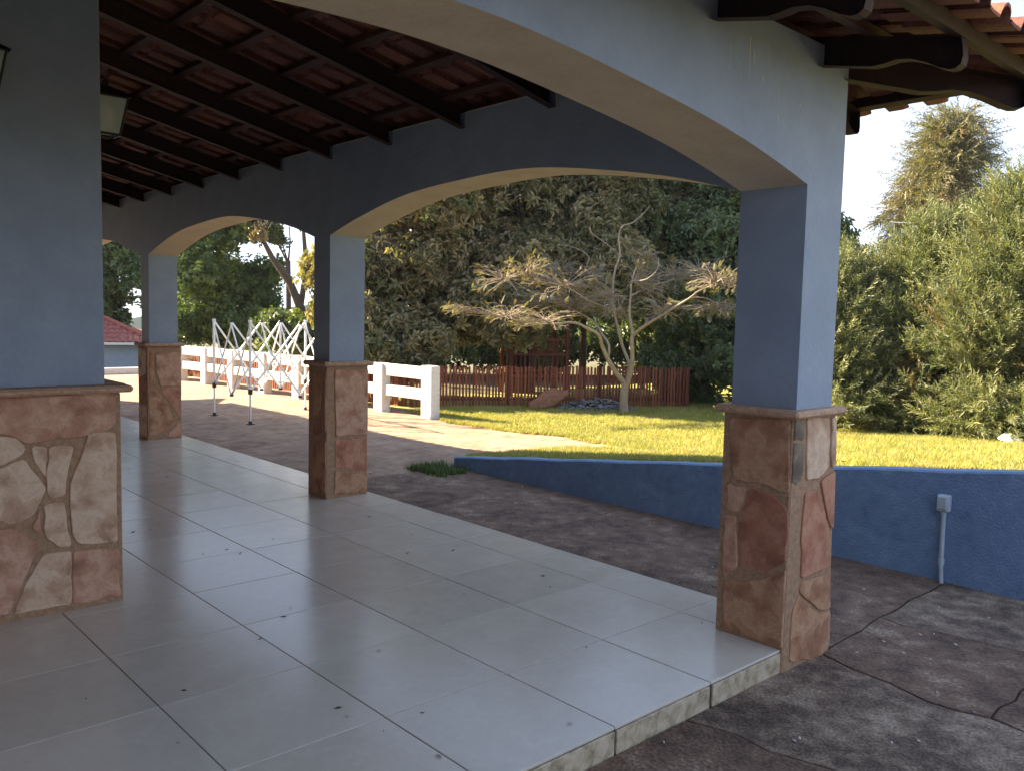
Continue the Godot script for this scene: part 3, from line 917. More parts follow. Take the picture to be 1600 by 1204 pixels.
func build_ground() -> void:
	# one sheet to the horizon; falls away beyond the yard
	var s := new_st()
	var xs := [-400.0, -200.0, -100.0, -50.0, -25.0, -12.0, 0.0, 6.0, 10.0, 14.0, 18.0, 24.0, 32.0, 45.0, 70.0, 110.0, 180.0, 300.0, 500.0]
	var zs := [-500.0, -350.0, -240.0, -160.0, -100.0, -70.0, -50.0, -38.0, -30.0, -25.0, -21.0, -19.6, -15.0, -10.0, -5.0, 0.0, 6.0, 14.0, 30.0, 60.0, 120.0, 300.0]
	var hh := func(x: float, z: float) -> float:
		var y := -0.22
		if z < -19.6:
			y -= 0.09 * minf(-19.6 - z, 60.0)
		if x > 40.0:
			y -= 0.02 * minf(x - 40.0, 100.0)
		return y
	for i in xs.size() - 1:
		for j in zs.size() - 1:
			var a := Vector3(xs[i], hh.call(xs[i], zs[j]), zs[j])
			var b := Vector3(xs[i + 1], hh.call(xs[i + 1], zs[j]), zs[j])
			var c := Vector3(xs[i + 1], hh.call(xs[i + 1], zs[j + 1]), zs[j + 1])
			var d := Vector3(xs[i], hh.call(xs[i], zs[j + 1]), zs[j + 1])
			var n1 := (b - a).cross(c - a).normalized()
			if n1.y < 0: n1 = -n1
			quad(s, a, b, c, d, n1)
	structure(obj("ground", s, M.ground), "rough grassy ground falling away beyond the yard")
	# far hills
	s = new_st()
	var prev := Vector3.ZERO
	for i in 61:
		var a := deg_to_rad(-150.0 + i * 3.0)
		var r := 430.0
		var p := Vector3(cos(a) * r, -4.0 + 5.0 * sin(i * 0.7) + 3.0 * sin(i * 1.9 + 1.0) + 4.0, sin(a) * r)
		if i > 0:
			var q0 := Vector3(prev.x, -14, prev.z)
			var q1 := Vector3(p.x, -14, p.z)
			var bk := Vector3(1.25, 1, 1.25)
			quad(s, q0 * Vector3(0.8, 1, 0.8), q1 * Vector3(0.8, 1, 0.8), p, prev, (Vector3(-p.x, 300, -p.z)).normalized())
			quad(s, q0 * bk, q1 * bk, p, prev, (Vector3(p.x, 300, p.z)).normalized())
		prev = p
	structure(obj("hills", s, M.hill), "low hazy hills on the horizon")

	# driveway in broken concrete slabs
	s = new_st()
	cbox(s, Vector3(-4.0, -0.165, 1.6), Vector3(12.2, 0.1, 13.4))
	var dw := obj("driveway", s, M.dirt)
	structure(dw, "dark stained concrete driveway in cracked slabs between porch and low blue wall")
	var p0 := Vector2(1.04, -0.03)
	var la := jag(Vector2(2.0, -0.05), p0, 7, 0.012)                       # wall to the corner
	var lb := [Vector2(1.04, -0.03), Vector2(1.0, 0.12), Vector2(1.06, 0.26), Vector2(1.07, 0.43), Vector2(1.11, 0.65)] + jag(Vector2(1.12, 0.8), Vector2(1.3, 2.6), 8, 0.02)
	var lc := jag(p0, Vector2(0.30, 0.02), 5, 0.012)
	var ld := [Vector2(0.30, 0.02), Vector2(0.24, 0.2), Vector2(0.22, 0.38), Vector2(0.16, 0.57), Vector2(0.17, 0.69), Vector2(0.21, 0.8)]
	var le := jag(Vector2(0.21, 0.8), Vector2(1.12, 0.8), 7, 0.015)
	var lf := jag(Vector2(0.21, 0.8), Vector2(-0.1, 2.6), 8, 0.02)
	var lg := [Vector2(-0.78, 0.0), Vector2(-0.72, 0.2), Vector2(-0.74, 0.35), Vector2(-0.68, 0.57)] + jag(Vector2(-0.7, 0.8), Vector2(-0.9, 2.6), 6, 0.02)
	var lf_end := Vector2(-0.1, 2.6)
	var lg_end := Vector2(-0.9, 2.6)
	var rvs := func(a: Array) -> Array:
		var b := a.duplicate()
		b.reverse()
		return b
	var slabs := []
	# long strip beside the porch
	var strip := [Vector2(2.0, -0.05)] + la.slice(1) + lc + [Vector2(0.30, 0.0), Vector2(0.30, -2.45)]
	var lh := jag(Vector2(0.30, -2.45), Vector2(2.0, -2.62), 9, 0.012)
	slabs.append(strip + lh + [Vector2(2.0, -2.62)])
	slabs.append(rvs.call(lh) + [Vector2(0.30, -2.46), Vector2(0.30, -5.0), Vector2(1.0, -5.03), Vector2(2.0, -4.97), Vector2(2.0, -2.62)])
	# right of the long crack, against the wall
	slabs.append(la + lb + [Vector2(1.3, 2.6), Vector2(2.0, 2.6)])
	# pillar corner slab
	slabs.append([p0] + lc.slice(1) + ld + le.slice(1) + [Vector2(1.12, 0.8)] + rvs.call(lb.slice(1, 5)))
	slabs.append(le + [Vector2(1.12, 0.8)] + lb.slice(6) + [Vector2(1.3, 2.6), lf_end] + rvs.call(lf.slice(1)))
	slabs.append(lg.slice(0) + [lg_end, lf_end] + rvs.call(lf) + rvs.call(ld.slice(0, 5)) + [Vector2(0.30, 0.003)])
	slabs.append([Vector2(-0.785, 0.003)] + lg.slice(1) + [lg_end, Vector2(-3.2, 2.6), Vector2(-3.1, 1.4), Vector2(-3.16, 0.003)])
	slabs.append([Vector2(-3.16, 0.003), Vector2(-3.1, 1.4), Vector2(-3.2, 2.6), Vector2(-9.0, 2.6), Vector2(-9.0, 0.003)])
	slabs.append([Vector2(2.0, 2.6), Vector2(2.0, 7.5), Vector2(-9.0, 7.5), Vector2(-9.0, 2.6)])
	for k in slabs.size():
		s = new_st()
		slab_poly(s, slabs[k], GROUND + rv(-0.003, 0.002), 0.005)
		obj("concrete_slab", s, M.drive if k % 3 != 2 else M.driveb, dw)

	# paved yard
	s = new_st()
	var nx := 16
	var nz := 50
	for i in nx:
		for j in nz:
			var q := []
			for o in [[0, 0], [1, 0], [1, 1], [0, 1]]:
				var x := lerpf(0.30, 4.75, float(i + o[0]) / nx)
				var z := lerpf(-19.6, -4.62, float(j + o[1]) / nz)
				var y := GROUND
				if x > 2.05:
					y = maxf(y, lawn_h(x, z) - 0.004)
				elif z > -5.0:
					y = GROUND - 0.03
				q.append(Vector3(x, y, z))
			quad(s, q[0], q[1], q[2], q[3], (q[2] - q[0]).cross(q[1] - q[0]).normalized() if (q[2] - q[0]).cross(q[1] - q[0]).y > 0 else Vector3.UP)
	var yd := obj("paved_yard", s, M.yard)
	structure(yd, "worn pale concrete yard between the porch and the white fence")
	# far left of the yard behind the house
	s = new_st()
	cbox(s, Vector3(-4.35, -0.15, -17.9), Vector3(9.3, 0.092, 3.4))
	structure(obj("back_yard", s, M.yard), "worn concrete yard beyond the far end of the porch")

	# garden path behind the low wall
	s = new_st()
	var zsn := 60
	for j in zsn:
		for i in 4:
			var q := []
			for o in [[0, 0], [1, 0], [1, 1], [0, 1]]:
				var z := lerpf(-4.75, 7.0, float(j + o[1]) / zsn)
				var x := lerpf(path_left(z), path_right(z), float(i + o[0]) / 4)
				q.append(Vector3(x, lawn_h(x, z) + 0.002, z))
			quad(s, q[0], q[1], q[2], q[3], Vector3.UP)
	structure(obj("garden_path", s, M.path), "narrow pale dirt path along the top of the low blue wall")

	# lawns
	s = new_st()
	var rows := 80
	for j in rows:
		for i in 24:
			var q := []
			for o in [[0, 0], [1, 0], [1, 1], [0, 1]]:
				var z := lerpf(-11.5, 7.0, float(j + o[1]) / rows)
				var x := lerpf(lawn_left(z), 15.0, pow(float(i + o[0]) / 24, 1.3))
				q.append(Vector3(x, lawn_h(x, z) + 0.006, z))
			quad(s, q[0], q[1], q[2], q[3], Vector3.UP)
	structure(obj("lawn", s, M.lawn), "sunlit yellow-green lawn in front of the picket fence and conifers")
	s = new_st()
	for j in 24:
		for i in 6:
			var q := []
			for o in [[0, 0], [1, 0], [1, 1], [0, 1]]:
				var z := lerpf(-4.93, -1.7, float(j + o[1]) / 24)
				var x := lerpf(2.12, path_left(z), float(i + o[0]) / 6)
				q.append(Vector3(x, lawn_h(x, z) + 0.006, z))
			quad(s, q[0], q[1], q[2], q[3], Vector3.UP)
	structure(obj("grass_verge", s, M.lawn), "small wedge of grass between the path and the low blue wall")

func interp(tab: Array, z: float) -> float:
	if z <= tab[0][0]:
		return tab[0][1]
	for i in tab.size() - 1:
		if z <= tab[i + 1][0]:
			return lerpf(tab[i][1], tab[i + 1][1], (z - tab[i][0]) / (tab[i + 1][0] - tab[i][0]))
	return tab[-1][1]

func path_right(z: float) -> float:
	return interp([[-4.8, 4.1], [-4.27, 3.87], [-3.31, 3.49], [-2.45, 3.13], [-1.2, 2.72], [0.0, 2.5], [2.0, 2.4]], z) + 0.04 * sin(z * 5.0) + 0.02 * sin(z * 13.0)

func path_left(z: float) -> float:
	return interp([[-4.93, 2.2], [-4.7, 3.0], [-4.55, 3.3], [-4.2, 3.38], [-3.8, 3.3], [-3.0, 3.03], [-2.1, 2.6], [-1.3, 2.3], [-0.6, 2.135]], z)

func lawn_left(z: float) -> float:
	return interp([[-12.0, 4.75], [-8.6, 4.6], [-8.2, 4.35], [-7.3, 4.3], [-6.5, 4.45], [-5.8, 4.55], [-5.2, 4.3], [-4.8, 4.1], [-4.27, 3.87], [-3.31, 3.49], [-2.45, 3.13], [-1.2, 2.72], [0.0, 2.5], [2.0, 2.4]], z) + 0.04 * sin(z * 5.0) + 0.02 * sin(z * 13.0)

func build_low_wall() -> void:
	var s := new_st()
	var x0 := 1.99
	var x1 := 2.13
	var n := 48
	for j in n:
		var za := lerpf(-4.97, 7.4, float(j) / n)
		var zb := lerpf(-4.97, 7.4, float(j + 1) / n)
		var ya := 0.012 + 0.12 * (minf(za, 1.6) + 4.97) + 0.004 * sin(j * 1.9)
		var yb := 0.012 + 0.12 * (minf(zb, 1.6) + 4.97) + 0.004 * sin((j + 1) * 1.9)
		var c := 0.012
		quad(s, Vector3(x0, -0.2, za), Vector3(x0, -0.2, zb), Vector3(x0, yb - c, zb), Vector3(x0, ya - c, za), Vector3.LEFT)
		quad(s, Vector3(x0, ya - c, za), Vector3(x0, yb - c, zb), Vector3(x0 + c, yb, zb), Vector3(x0 + c, ya, za), Vector3(-1, 1, 0).normalized())
		quad(s, Vector3(x0 + c, ya, za), Vector3(x0 + c, yb, zb), Vector3(x1, yb, zb), Vector3(x1, ya, za), Vector3.UP)
		quad(s, Vector3(x1, -0.2, za), Vector3(x1, -0.2, zb), Vector3(x1, yb, zb), Vector3(x1, ya, za), Vector3.RIGHT)
	quad(s, Vector3(x0, -0.2, -4.97), Vector3(x1, -0.2, -4.97), Vector3(x1, 0.012, -4.97), Vector3(x0, 0.0, -4.97), Vector3.FORWARD)
	quad(s, Vector3(x0, -0.2, 7.4), Vector3(x1, -0.2, 7.4), Vector3(x1, 0.80, 7.4), Vector3(x0, 0.79, 7.4), Vector3.BACK)
	var o := obj("retaining_wall", s, M.retaining)
	tag(o, "low rough blue wall rising beside the driveway below the lawn", "wall")
	# conduit and box on it
	var t := thing("outlet_box", "small pale outlet box on a conduit pipe against the low blue wall", "outlet box", Vector3(1.96, GROUND, -0.075))
	s = new_st()
	cbox(s, Vector3(0.0, 0.50, 0), Vector3(0.05, 0.105, 0.072), 0.006)
	var bx := obj("box", s, M.pvc, t)
	s = new_st()
	cbox(s, Vector3(-0.031, 0.505, 0.0), Vector3(0.012, 0.08, 0.055), 0.004)
	obj("cover", s, M.pvc, bx)
	s = new_st()
	tube(s, [Vector3(0.004, 0.46, 0), Vector3(0.002, 0.1, 0.004), Vector3(0.0, -0.004, 0.012)], [0.0135, 0.0135, 0.0135], 10)
	obj("pipe", s, M.pvc, t)
	s = new_st()
	tube(s, [Vector3(0.004, 0.455, 0), Vector3(0.004, 0.425, 0)], [0.019, 0.017], 10)
	obj("coupling", s, M.pvc, t)
	s = new_st()
	tube(s, [Vector3(0.002, 0.15, 0.004), Vector3(0.002, 0.11, 0.004)], [0.018, 0.018], 10)
	obj("coupling", s, M.pvc, t)

# ---------------------------------------------------------------- fences
func build_white_fence() -> void:
	var t := thing("white_fence", "thick white painted rail fence along the edge of the paved yard", "fence", Vector3(4.35, GROUND, -8.55))
	var o := Vector3(4.35, GROUND, -8.55)
	var ps := []
	var zs := [-8.55, -9.77, -10.98, -12.3, -13.53, -14.82, -16.0, -17.2, -18.4]
	for z in zs:
		ps.append(Vector3(4.35 + (z + 8.55) * 0.058, 0, z))
	for i in ps.size():
		var s := new_st()
		var p: Vector3 = ps[i] - Vector3(o.x, 0, o.z)
		cbox(s, p + Vector3(rv(-0.01, 0.01), 0.39 if i > 0 else 0.4, 0), Vector3(0.17, 0.80 if i > 0 else 0.82, 0.25 if i > 0 else 0.27), 0.009, Basis(Vector3.UP, rv(-0.03, 0.03)) * Basis(Vector3.BACK, rv(-0.01, 0.01)))
		obj("post", s, M.whitepaint, t)
		if i < ps.size() - 1:
			var q: Vector3 = ps[i + 1] - Vector3(o.x, 0, o.z)
			for r in [[0.69, 0.19], [0.36, 0.17]]:
				s = new_st()
				bar(s, p + Vector3(0, r[0] + rv(-0.008, 0.008), -0.1), q + Vector3(0, r[0] + rv(-0.008, 0.008), 0.1), 0.12, r[1], 0.008)
				obj("rail", s, M.whitepaint, t)
	# low kerb closing the yard
	var s2 := new_st()
	cbox(s2, Vector3(1.2, -0.03, -19.7), Vector3(9.0, 0.16, 0.2), 0.02)
	tag(obj("yard_kerb", s2, M.whitepaint), "low white kerb closing the far end of the yard", "kerb")

func picket_fence(a: Vector3, b: Vector3, h: float, label: String, step: float, pw: float) -> void:
	var t := thing("picket_fence", label, "fence", a)
	var d := b - a
	var len := Vector2(d.x, d.z).length()
	var f := Vector3(d.x, 0, d.z).normalized()
	var bs := Basis(f, Vector3.UP, f.cross(Vector3.UP))
	var meshes := []
	for v in 3:
		var s := new_st()
		var hv: float = h * [1.0, 0.985, 1.015][v]
		prism(s, [Vector2(-pw / 2, 0), Vector2(pw / 2, 0), Vector2(pw / 2, hv - 0.02), Vector2(pw * 0.25, hv), Vector2(-pw * 0.25, hv), Vector2(-pw / 2, hv - 0.02)], Vector3.ZERO, Vector3.RIGHT, Vector3.UP, Vector3.BACK, 0.018)
		meshes.append(s.commit())
	var n := int(len / step)
	for i in n:
		var p := obj("picket", meshes[rng.randi() % 3], M.picket[rng.randi() % 3], t)
		var u := (i + 0.5) * step
		p.transform = Transform3D(bs * Basis(Vector3.BACK, rv(-0.02, 0.02)), f * u + Vector3(0, d.y * u / len + rv(-0.01, 0.01), 0))
	for y in [h * 0.22, h * 0.76]:
		var s := new_st()
		bar(s, f * 0.0 + Vector3(0, y, 0) - bs.z * 0.02, f * len + Vector3(0, y + d.y, 0) - bs.z * 0.02, 0.03, 0.055, 0.003)
		obj("rail", s, M.picket[1], t)
	var np := int(len / 1.6)
	for i in np + 1:
		var s := new_st()
		cbox(s, f * (len * i / np) + Vector3(0, h * 0.5, 0) - bs.z * 0.075, Vector3(0.07, h * 1.02, 0.07), 0.005, bs)
		obj("post", s, M.picket[0], t)

# ---------------------------------------------------------------- folded gazebo frame
func build_gazebo() -> void:
	var t := thing("gazebo_frame", "half-folded white metal gazebo frame with scissor bars standing in the yard", "gazebo frame", Vector3(1.77, GROUND, -10.53))
	var o := Vector3(1.77, 0, -10.53)
	var P := [Vector3(1.77, 0, -10.53) - o, Vector3(1.757, 0, -9.28) - o, Vector3(3.3, 0, -9.28) - o, Vector3(3.3, 0, -10.54) - o]
	var top := 1.44
	var low := 0.55
	for i in 4:
		var s := new_st()
		cbox(s, P[i] + Vector3(0, (top + 0.44) / 2, 0), Vector3(0.032, top - 0.44, 0.032), 0.004)
		var leg := obj("leg", s, M.frame, t)
		s = new_st()
		cbox(s, P[i] + Vector3(0, 0.23, 0), Vector3(0.022, 0.44, 0.022), 0.003)
		obj("inner_leg", s, M.frame, leg)
		s = new_st()
		cbox(s, P[i] + Vector3(0, 0.46, 0), Vector3(0.052, 0.075, 0.052), 0.006)
		obj("slider", s, M.blackplastic, leg)
		s = new_st()
		cbox(s, P[i] + Vector3(0, top, 0), Vector3(0.045, 0.035, 0.045), 0.006)
		obj("top_joint", s, M.frame, leg)
		s = new_st()
		cbox(s, P[i] + Vector3(0, 0.006, 0), Vector3(0.085, 0.012, 0.085), 0.002)
		cbox(s, P[i] + Vector3(0, 0.03, 0), Vector3(0.04, 0.04, 0.04), 0.004)
		obj("foot", s, M.blackplastic, leg)
	var center: Vector3 = (P[0] + P[2]) / 2.0
	var pairs := []
	for i in 4:
		pairs.append([P[i], P[(i + 1) % 4]])
	for pr in pairs:
		var m: Vector3 = (pr[0] + pr[1]) / 2.0
		for e in [0, 1]:
			scissor(t, pr[e], m, top - 0.015, 0.46, top - 0.02, 0.37)
		joint(t, m, top - 0.01)
		joint(t, m, 0.36)
		scissor(t, m, center, top - 0.02, 0.37, top + 0.0, 0.42)
	joint(t, center, top)
	joint(t, center, 0.42)
	var s3 := new_st()
	tube(s3, [center + Vector3(0, 0.42, 0), center + Vector3(0, top, 0)], [0.013, 0.013], 8)
	obj("centre_post", s3, M.frame, t)

func joint(t: Node, p: Vector3, y: float) -> void:
	var s := new_st()
	cbox(s, p + Vector3(0, y, 0), Vector3(0.05, 0.03, 0.05), 0.006)
	obj("joint", s, M.blackplastic, t)

func scissor(t: Node, a: Vector3, b: Vector3, a_top: float, a_low: float, b_top: float, b_low: float) -> void:
	var d := (b - a).normalized()
	var side := d.cross(Vector3.UP) * 0.011
	var s := new_st()
	bar(s, a + Vector3(0, a_top, 0) + side, b + Vector3(0, b_low, 0) + side, 0.013, 0.026)
	obj("scissor_bar", s, M.frame, t)
	s = new_st()
	bar(s, a + Vector3(0, a_low, 0) - side, b + Vector3(0, b_top, 0) - side, 0.013, 0.026)
	obj("scissor_bar", s, M.frame, t)

# ---------------------------------------------------------------- vegetation
func scatter(called: String, mesh: Mesh, material: Material, tfs: Array, cols: Array, parent: Node) -> MultiMeshInstance3D:
	var mm := MultiMesh.new()
	mm.transform_format = MultiMesh.TRANSFORM_3D
	mm.use_colors = true
	mm.mesh = mesh
	mm.instance_count = tfs.size()
	for i in tfs.size():
		mm.set_instance_transform(i, tfs[i])
		mm.set_instance_color(i, cols[i])
	var mi := MultiMeshInstance3D.new()
	mi.multimesh = mm
	mi.material_override = material
	mi.name = called
	mi.cast_shadow = GeometryInstance3D.SHADOW_CASTING_SETTING_ON
	parent.add_child(mi, true)
	return mi

var tri_total := 0

# one real mesh out of many placed sprays
func multi(called: String, mesh: Mesh, material: Material, tfs: Array, cols: Array, parent: Node) -> MeshInstance3D:
	var arr := (mesh as ArrayMesh).surface_get_arrays(0)
	var bv: PackedVector3Array = arr[Mesh.ARRAY_VERTEX]
	var bn: PackedVector3Array = arr[Mesh.ARRAY_NORMAL]
	var bc: PackedColorArray = arr[Mesh.ARRAY_COLOR]
	var v := PackedVector3Array()
	var n := PackedVector3Array()
	var c := PackedColorArray()
	var pc := PackedColorArray()
	pc.resize(bv.size())
	for i in tfs.size():
		var t: Transform3D = tfs[i]
		v.append_array(t * bv)
		n.append_array(Transform3D(t.basis.orthonormalized(), Vector3.ZERO) * bn)
		pc.fill(cols[i])
		c.append_array(pc)
	tri_total += v.size() / 3
	var out := []
	out.resize(Mesh.ARRAY_MAX)
	out[Mesh.ARRAY_VERTEX] = v
	out[Mesh.ARRAY_NORMAL] = n
	out[Mesh.ARRAY_COLOR] = c
	var am := ArrayMesh.new()
	am.add_surface_from_arrays(Mesh.PRIMITIVE_TRIANGLES, out)
	return obj(called, am, material, parent)

func vtri(s: SurfaceTool, a: Vector3, b: Vector3, c: Vector3) -> void:
	var n := (c - a).cross(b - a).normalized()
	for p in [a, b, c]:
		s.set_color(Color.WHITE)
		s.set_normal(n)
		s.add_vertex(p)

# whorl of drooping broad leaves round a twig end; y is outwards
func leaf_whorl(n: int, len: float, wid: float, sd: int) -> ArrayMesh:
	var r := RandomNumberGenerator.new()
	r.seed = sd
	var s := new_st()
	for i in n:
		var az := TAU * i / n * 2.4 + r.randf_range(-0.4, 0.4)
		var el := r.randf_range(-0.25, 0.9)
		var base := Vector3(0, r.randf_range(-0.12, 0.05), 0)
		var d := Vector3(cos(az) * cos(el), sin(el), sin(az) * cos(el))
		var l := len * r.randf_range(0.7, 1.15)
		var side := d.cross(Vector3.UP).normalized()
		var up := side.cross(d).normalized()
		var p0 := base + d * 0.02
		var mid := base + d * l * 0.5 + up * l * 0.06
		var tip := base + d * l - Vector3(0, l * 0.3, 0)
		var ll := mid + side * wid * 0.5 + up * wid * 0.12
		var rr := mid - side * wid * 0.5 + up * wid * 0.12
		vtri(s, p0, ll, tip); vtri(s, p0, tip, rr)
	return s.commit()

# feathery conifer spray along +y
func conifer_spray(len: float, sd: int, droop: float) -> ArrayMesh:
	var r := RandomNumberGenerator.new()
	r.seed = sd
	var s := new_st()
	var n := 11
	var w := 0.0065
	var prev := Vector3.ZERO
	for i in n:
		var t := float(i + 1) / n
		var p := Vector3(0, len * t, 0) + Vector3(droop * t * t * len, 0, 0)
		var k := 1.0 - t * 0.7
		for sg in 2:
			var az := PI * sg + r.randf_range(-1.0, 1.0)
			var ol := Vector3(cos(az), r.randf_range(0.8, 1.5), sin(az)).normalized()
			var l := len * 0.36 * k * r.randf_range(0.7, 1.2)
			var wv := ol.cross(Vector3(r.randf_range(-1, 1), r.randf_range(-1, 1), r.randf_range(-1, 1))).normalized() * w
			vtri(s, prev - wv, prev + wv, prev + ol * l)
			for h in 2:
				var o2 := (ol + Vector3(r.randf_range(-0.9, 0.9), r.randf_range(-0.1, 0.9), r.randf_range(-0.9, 0.9))).normalized()
				var b2 := prev + ol * l * (0.3 + 0.35 * h)
				vtri(s, b2 - wv, b2 + wv, b2 + o2 * l * 0.5)
		prev = p
	return s.commit()

func basis_y(d: Vector3) -> Basis:
	var y := d.normalized()
	var x := y.cross(Vector3(rv(-1, 1), rv(-1, 1), rv(-1, 1))).normalized()
	return Basis(x, y, x.cross(y))

func mix_col(a: Color, b: Color, t: float, jit: float) -> Color:
	var c := a.lerp(b, clampf(t, 0, 1))
	var k := 1.0 + rv(-jit, jit)
	return Color(c.r * k, c.g * k, c.b * k)

func conifer(label: String, foot: Vector3, hgt: float, rad: float, mesh: Mesh, nb: int, ca: Color, cb: Color, brown: float, lean: Vector3, spray_scale: float, droopy: bool, group: String, dens: float = 1.0) -> void:
	var t := thing("conifer_tree", label, "tree", foot, group)
	var s := new_st()
	tube(s, [Vector3(0, -0.15, 0), lean * 0.5 + Vector3(0, hgt * 0.5, 0), lean + Vector3(0, hgt * 0.97, 0)], [0.05 + hgt * 0.016, 0.03 + hgt * 0.009, 0.012], 8)
	var tr := obj("trunk", s, M.bark, t)
	var tfs := []
	var cols := []
	var br := new_st()
	var nz := FastNoiseLite.new()
	nz.seed = int(foot.x * 100.0 + foot.z * 31.0)
	nz.frequency = 0.55
	for i in nb:
		var u := pow(rv(0.0, 1.0), 0.8)
		var y := hgt * (0.01 + 0.95 * u)
		var prof := pow(1.0 - u, 0.6) * (0.78 + 0.22 * sin(minf(1.0, u * 4.0 + 0.25) * PI * 0.5))
		var az := rv(0, TAU)
		if cos(az) > 0.35 and rv(0, 1) < 0.6:
			az = PI - az
		var lump := 1.0 + 0.5 * nz.get_noise_3d(cos(az) * 2.2, y * 1.3, sin(az) * 2.2)
		var l := rad * prof * lump * rv(0.8, 1.1) + 0.15
		var up := 0.5 if not droopy else 0.1
		var dir := Vector3(cos(az), rv(up - 0.2, up + 0.35) + 0.8 * u * u, sin(az)).normalized()
		if u < 0.22 and not droopy:
			dir = Vector3(cos(az), rv(-0.12, 0.3), sin(az)).normalized()
		var base := lean * u + Vector3(0, maxf(0.05, y - dir.y * l * 0.55), 0)
		var drop := -0.3 * l if droopy else 0.0
		tube(br, [base, base + dir * l * 0.5, base + dir * l * 0.85 + Vector3(0, drop * 0.7, 0)], [0.006 + 0.007 * l, 0.005 + 0.004 * l, 0.003], 4, false)
		var m := int(dens * (4.0 + l * 7.0))
		var shade := rv(0, 1)
		var dead := rv(0, 1) < brown
		for k in m:
			var q := 0.3 + 0.62 * pow((k + rv(0, 1)) / m, 0.8)
			var spread := 0.10 + 0.16 * q
			var p := base + dir * l * q + Vector3(rv(-1, 1) * spread, rv(-0.7, 1) * spread * 0.8 + drop * q * q, rv(-1, 1) * spread)
			if p.y < 0.02:
				continue
			var od := dir + (p - base - dir * l * q) * 3.0 + Vector3(rv(-0.35, 0.35), rv(0.0, 0.5) if not droopy else rv(-1.4, -0.1), rv(-0.35, 0.35))
			var sc := spray_scale * rv(0.7, 1.2)
			tfs.append(Transform3D(basis_y(od).scaled(Vector3.ONE * sc), p))
			if dead:
				cols.append(mix_col(Color(0.17, 0.12, 0.06), Color(0.22, 0.17, 0.09), rv(0, 1), 0.2))
			else:
				cols.append(mix_col(ca, cb, shade * 0.6 + rv(0, 0.4), 0.22))
	obj("branches", br, M.bark, tr)
	multi("crown", mesh, M.needle, tfs, cols, t)

func broad_tree(called: String, label: String, foot: Vector3, fork: float, trunk_r: float, blobs: Array, mesh: Mesh, per_m2: float, ca: Color, cb: Color, scale: float, hole: float, bark: Material, group: String = "", lean: Vector3 = Vector3.ZERO, sunlit_x: float = -99.0) -> void:
	var t := thing(called, label, "tree", foot, group)
	var s := new_st()
	var top := Vector3(0, fork, 0) + lean
	tube(s, [Vector3(0, -0.2, 0), Vector3(0.02, fork * 0.3, 0.02) + lean * 0.3, top], [trunk_r * 1.25, trunk_r, trunk_r * 0.8], 9)
	var tr := obj("trunk", s, bark, t)
	var br := new_st()
	var tfs := []
	var cols := []
	var nz := FastNoiseLite.new()
	nz.seed = int(absf(foot.x) * 50.0 + absf(foot.z) * 17.0)
	nz.frequency = 0.75
	for bl in blobs:
		var c: Vector3 = bl[0]
		var r: Vector3 = bl[1]
		var mid := top.lerp(c, 0.5) + Vector3(rv(-0.2, 0.2), rv(-0.1, 0.3), rv(-0.2, 0.2))
		var th := trunk_r * 0.38
		tube(br, [top - Vector3(0, 0.1, 0), mid, c], [th, th * 0.65, th * 0.25], 6, false)
		for k in 7:
			var e := c + Vector3(rv(-1, 1), rv(-0.6, 1), rv(-1, 1)).normalized() * r * 0.85
			var st := mid.lerp(c, rv(0.3, 1.0))
			tube(br, [st, st.lerp(e, 0.5) + Vector3(0, rv(-0.1, 0.15), 0), e], [th * 0.28, th * 0.16, 0.006], 4, false)
		# every limb ends in several clumps that stand apart from each other
		var lumps := [[c, r * 0.72, 0.45]]
		var nl := int(7 + r.x * 3.0)
		for k in nl:
			var d := Vector3(rv(-1, 1), rv(-0.75, 1), rv(-1, 1)).normalized()
			lumps.append([c + d * r * rv(0.62, 0.95), r * rv(0.26, 0.46) + Vector3.ONE * 0.08, 1.0])
		for lp in lumps:
			var lc: Vector3 = lp[0]
			var lr: Vector3 = lp[1]
			var n := int(per_m2 * 0.72 * lp[2] * 12.6 * (lr.x * lr.y + lr.x * lr.z + lr.y * lr.z) / 3.0)
			var tone := rv(-0.35, 0.35)
			for k in n:
				var d := Vector3(rv(-1, 1), rv(-1, 1), rv(-1, 1))
				while d.length() > 1.0 or d.length() < 0.05:
					d = Vector3(rv(-1, 1), rv(-1, 1), rv(-1, 1))
				d = d.normalized()
				if d.y < -0.2 and rv(0, 1) < 0.5:
					d.y = -d.y
				var q := 0.5 + 0.55 * sqrt(rv(0, 1))
				var p := lc + d * lr * q
				if nz.get_noise_3dv(p) < hole:
					continue
				var od := d + Vector3(rv(-0.5, 0.5), rv(-0.2, 0.7), rv(-0.5, 0.5))
				tfs.append(Transform3D(basis_y(od).scaled(Vector3.ONE * scale * rv(0.8, 1.35)), p))
				var cc := mix_col(ca, cb, 0.5 + tone + rv(-0.3, 0.3), 0.25)
				# left clumps painted lighter tan, as if the sun caught that side
				if lc.x + tone * 3.0 < sunlit_x and rv(0, 1) < 0.6:
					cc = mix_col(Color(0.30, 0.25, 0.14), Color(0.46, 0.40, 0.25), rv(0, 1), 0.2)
				cols.append(cc)
	obj("branches", br, bark, tr)
	multi("crown", mesh, M.leaf, tfs, cols, t)

func pv3(a: Array, i: int) -> Vector3:
	return Vector3(a[i], a[i + 1], a[i + 2])

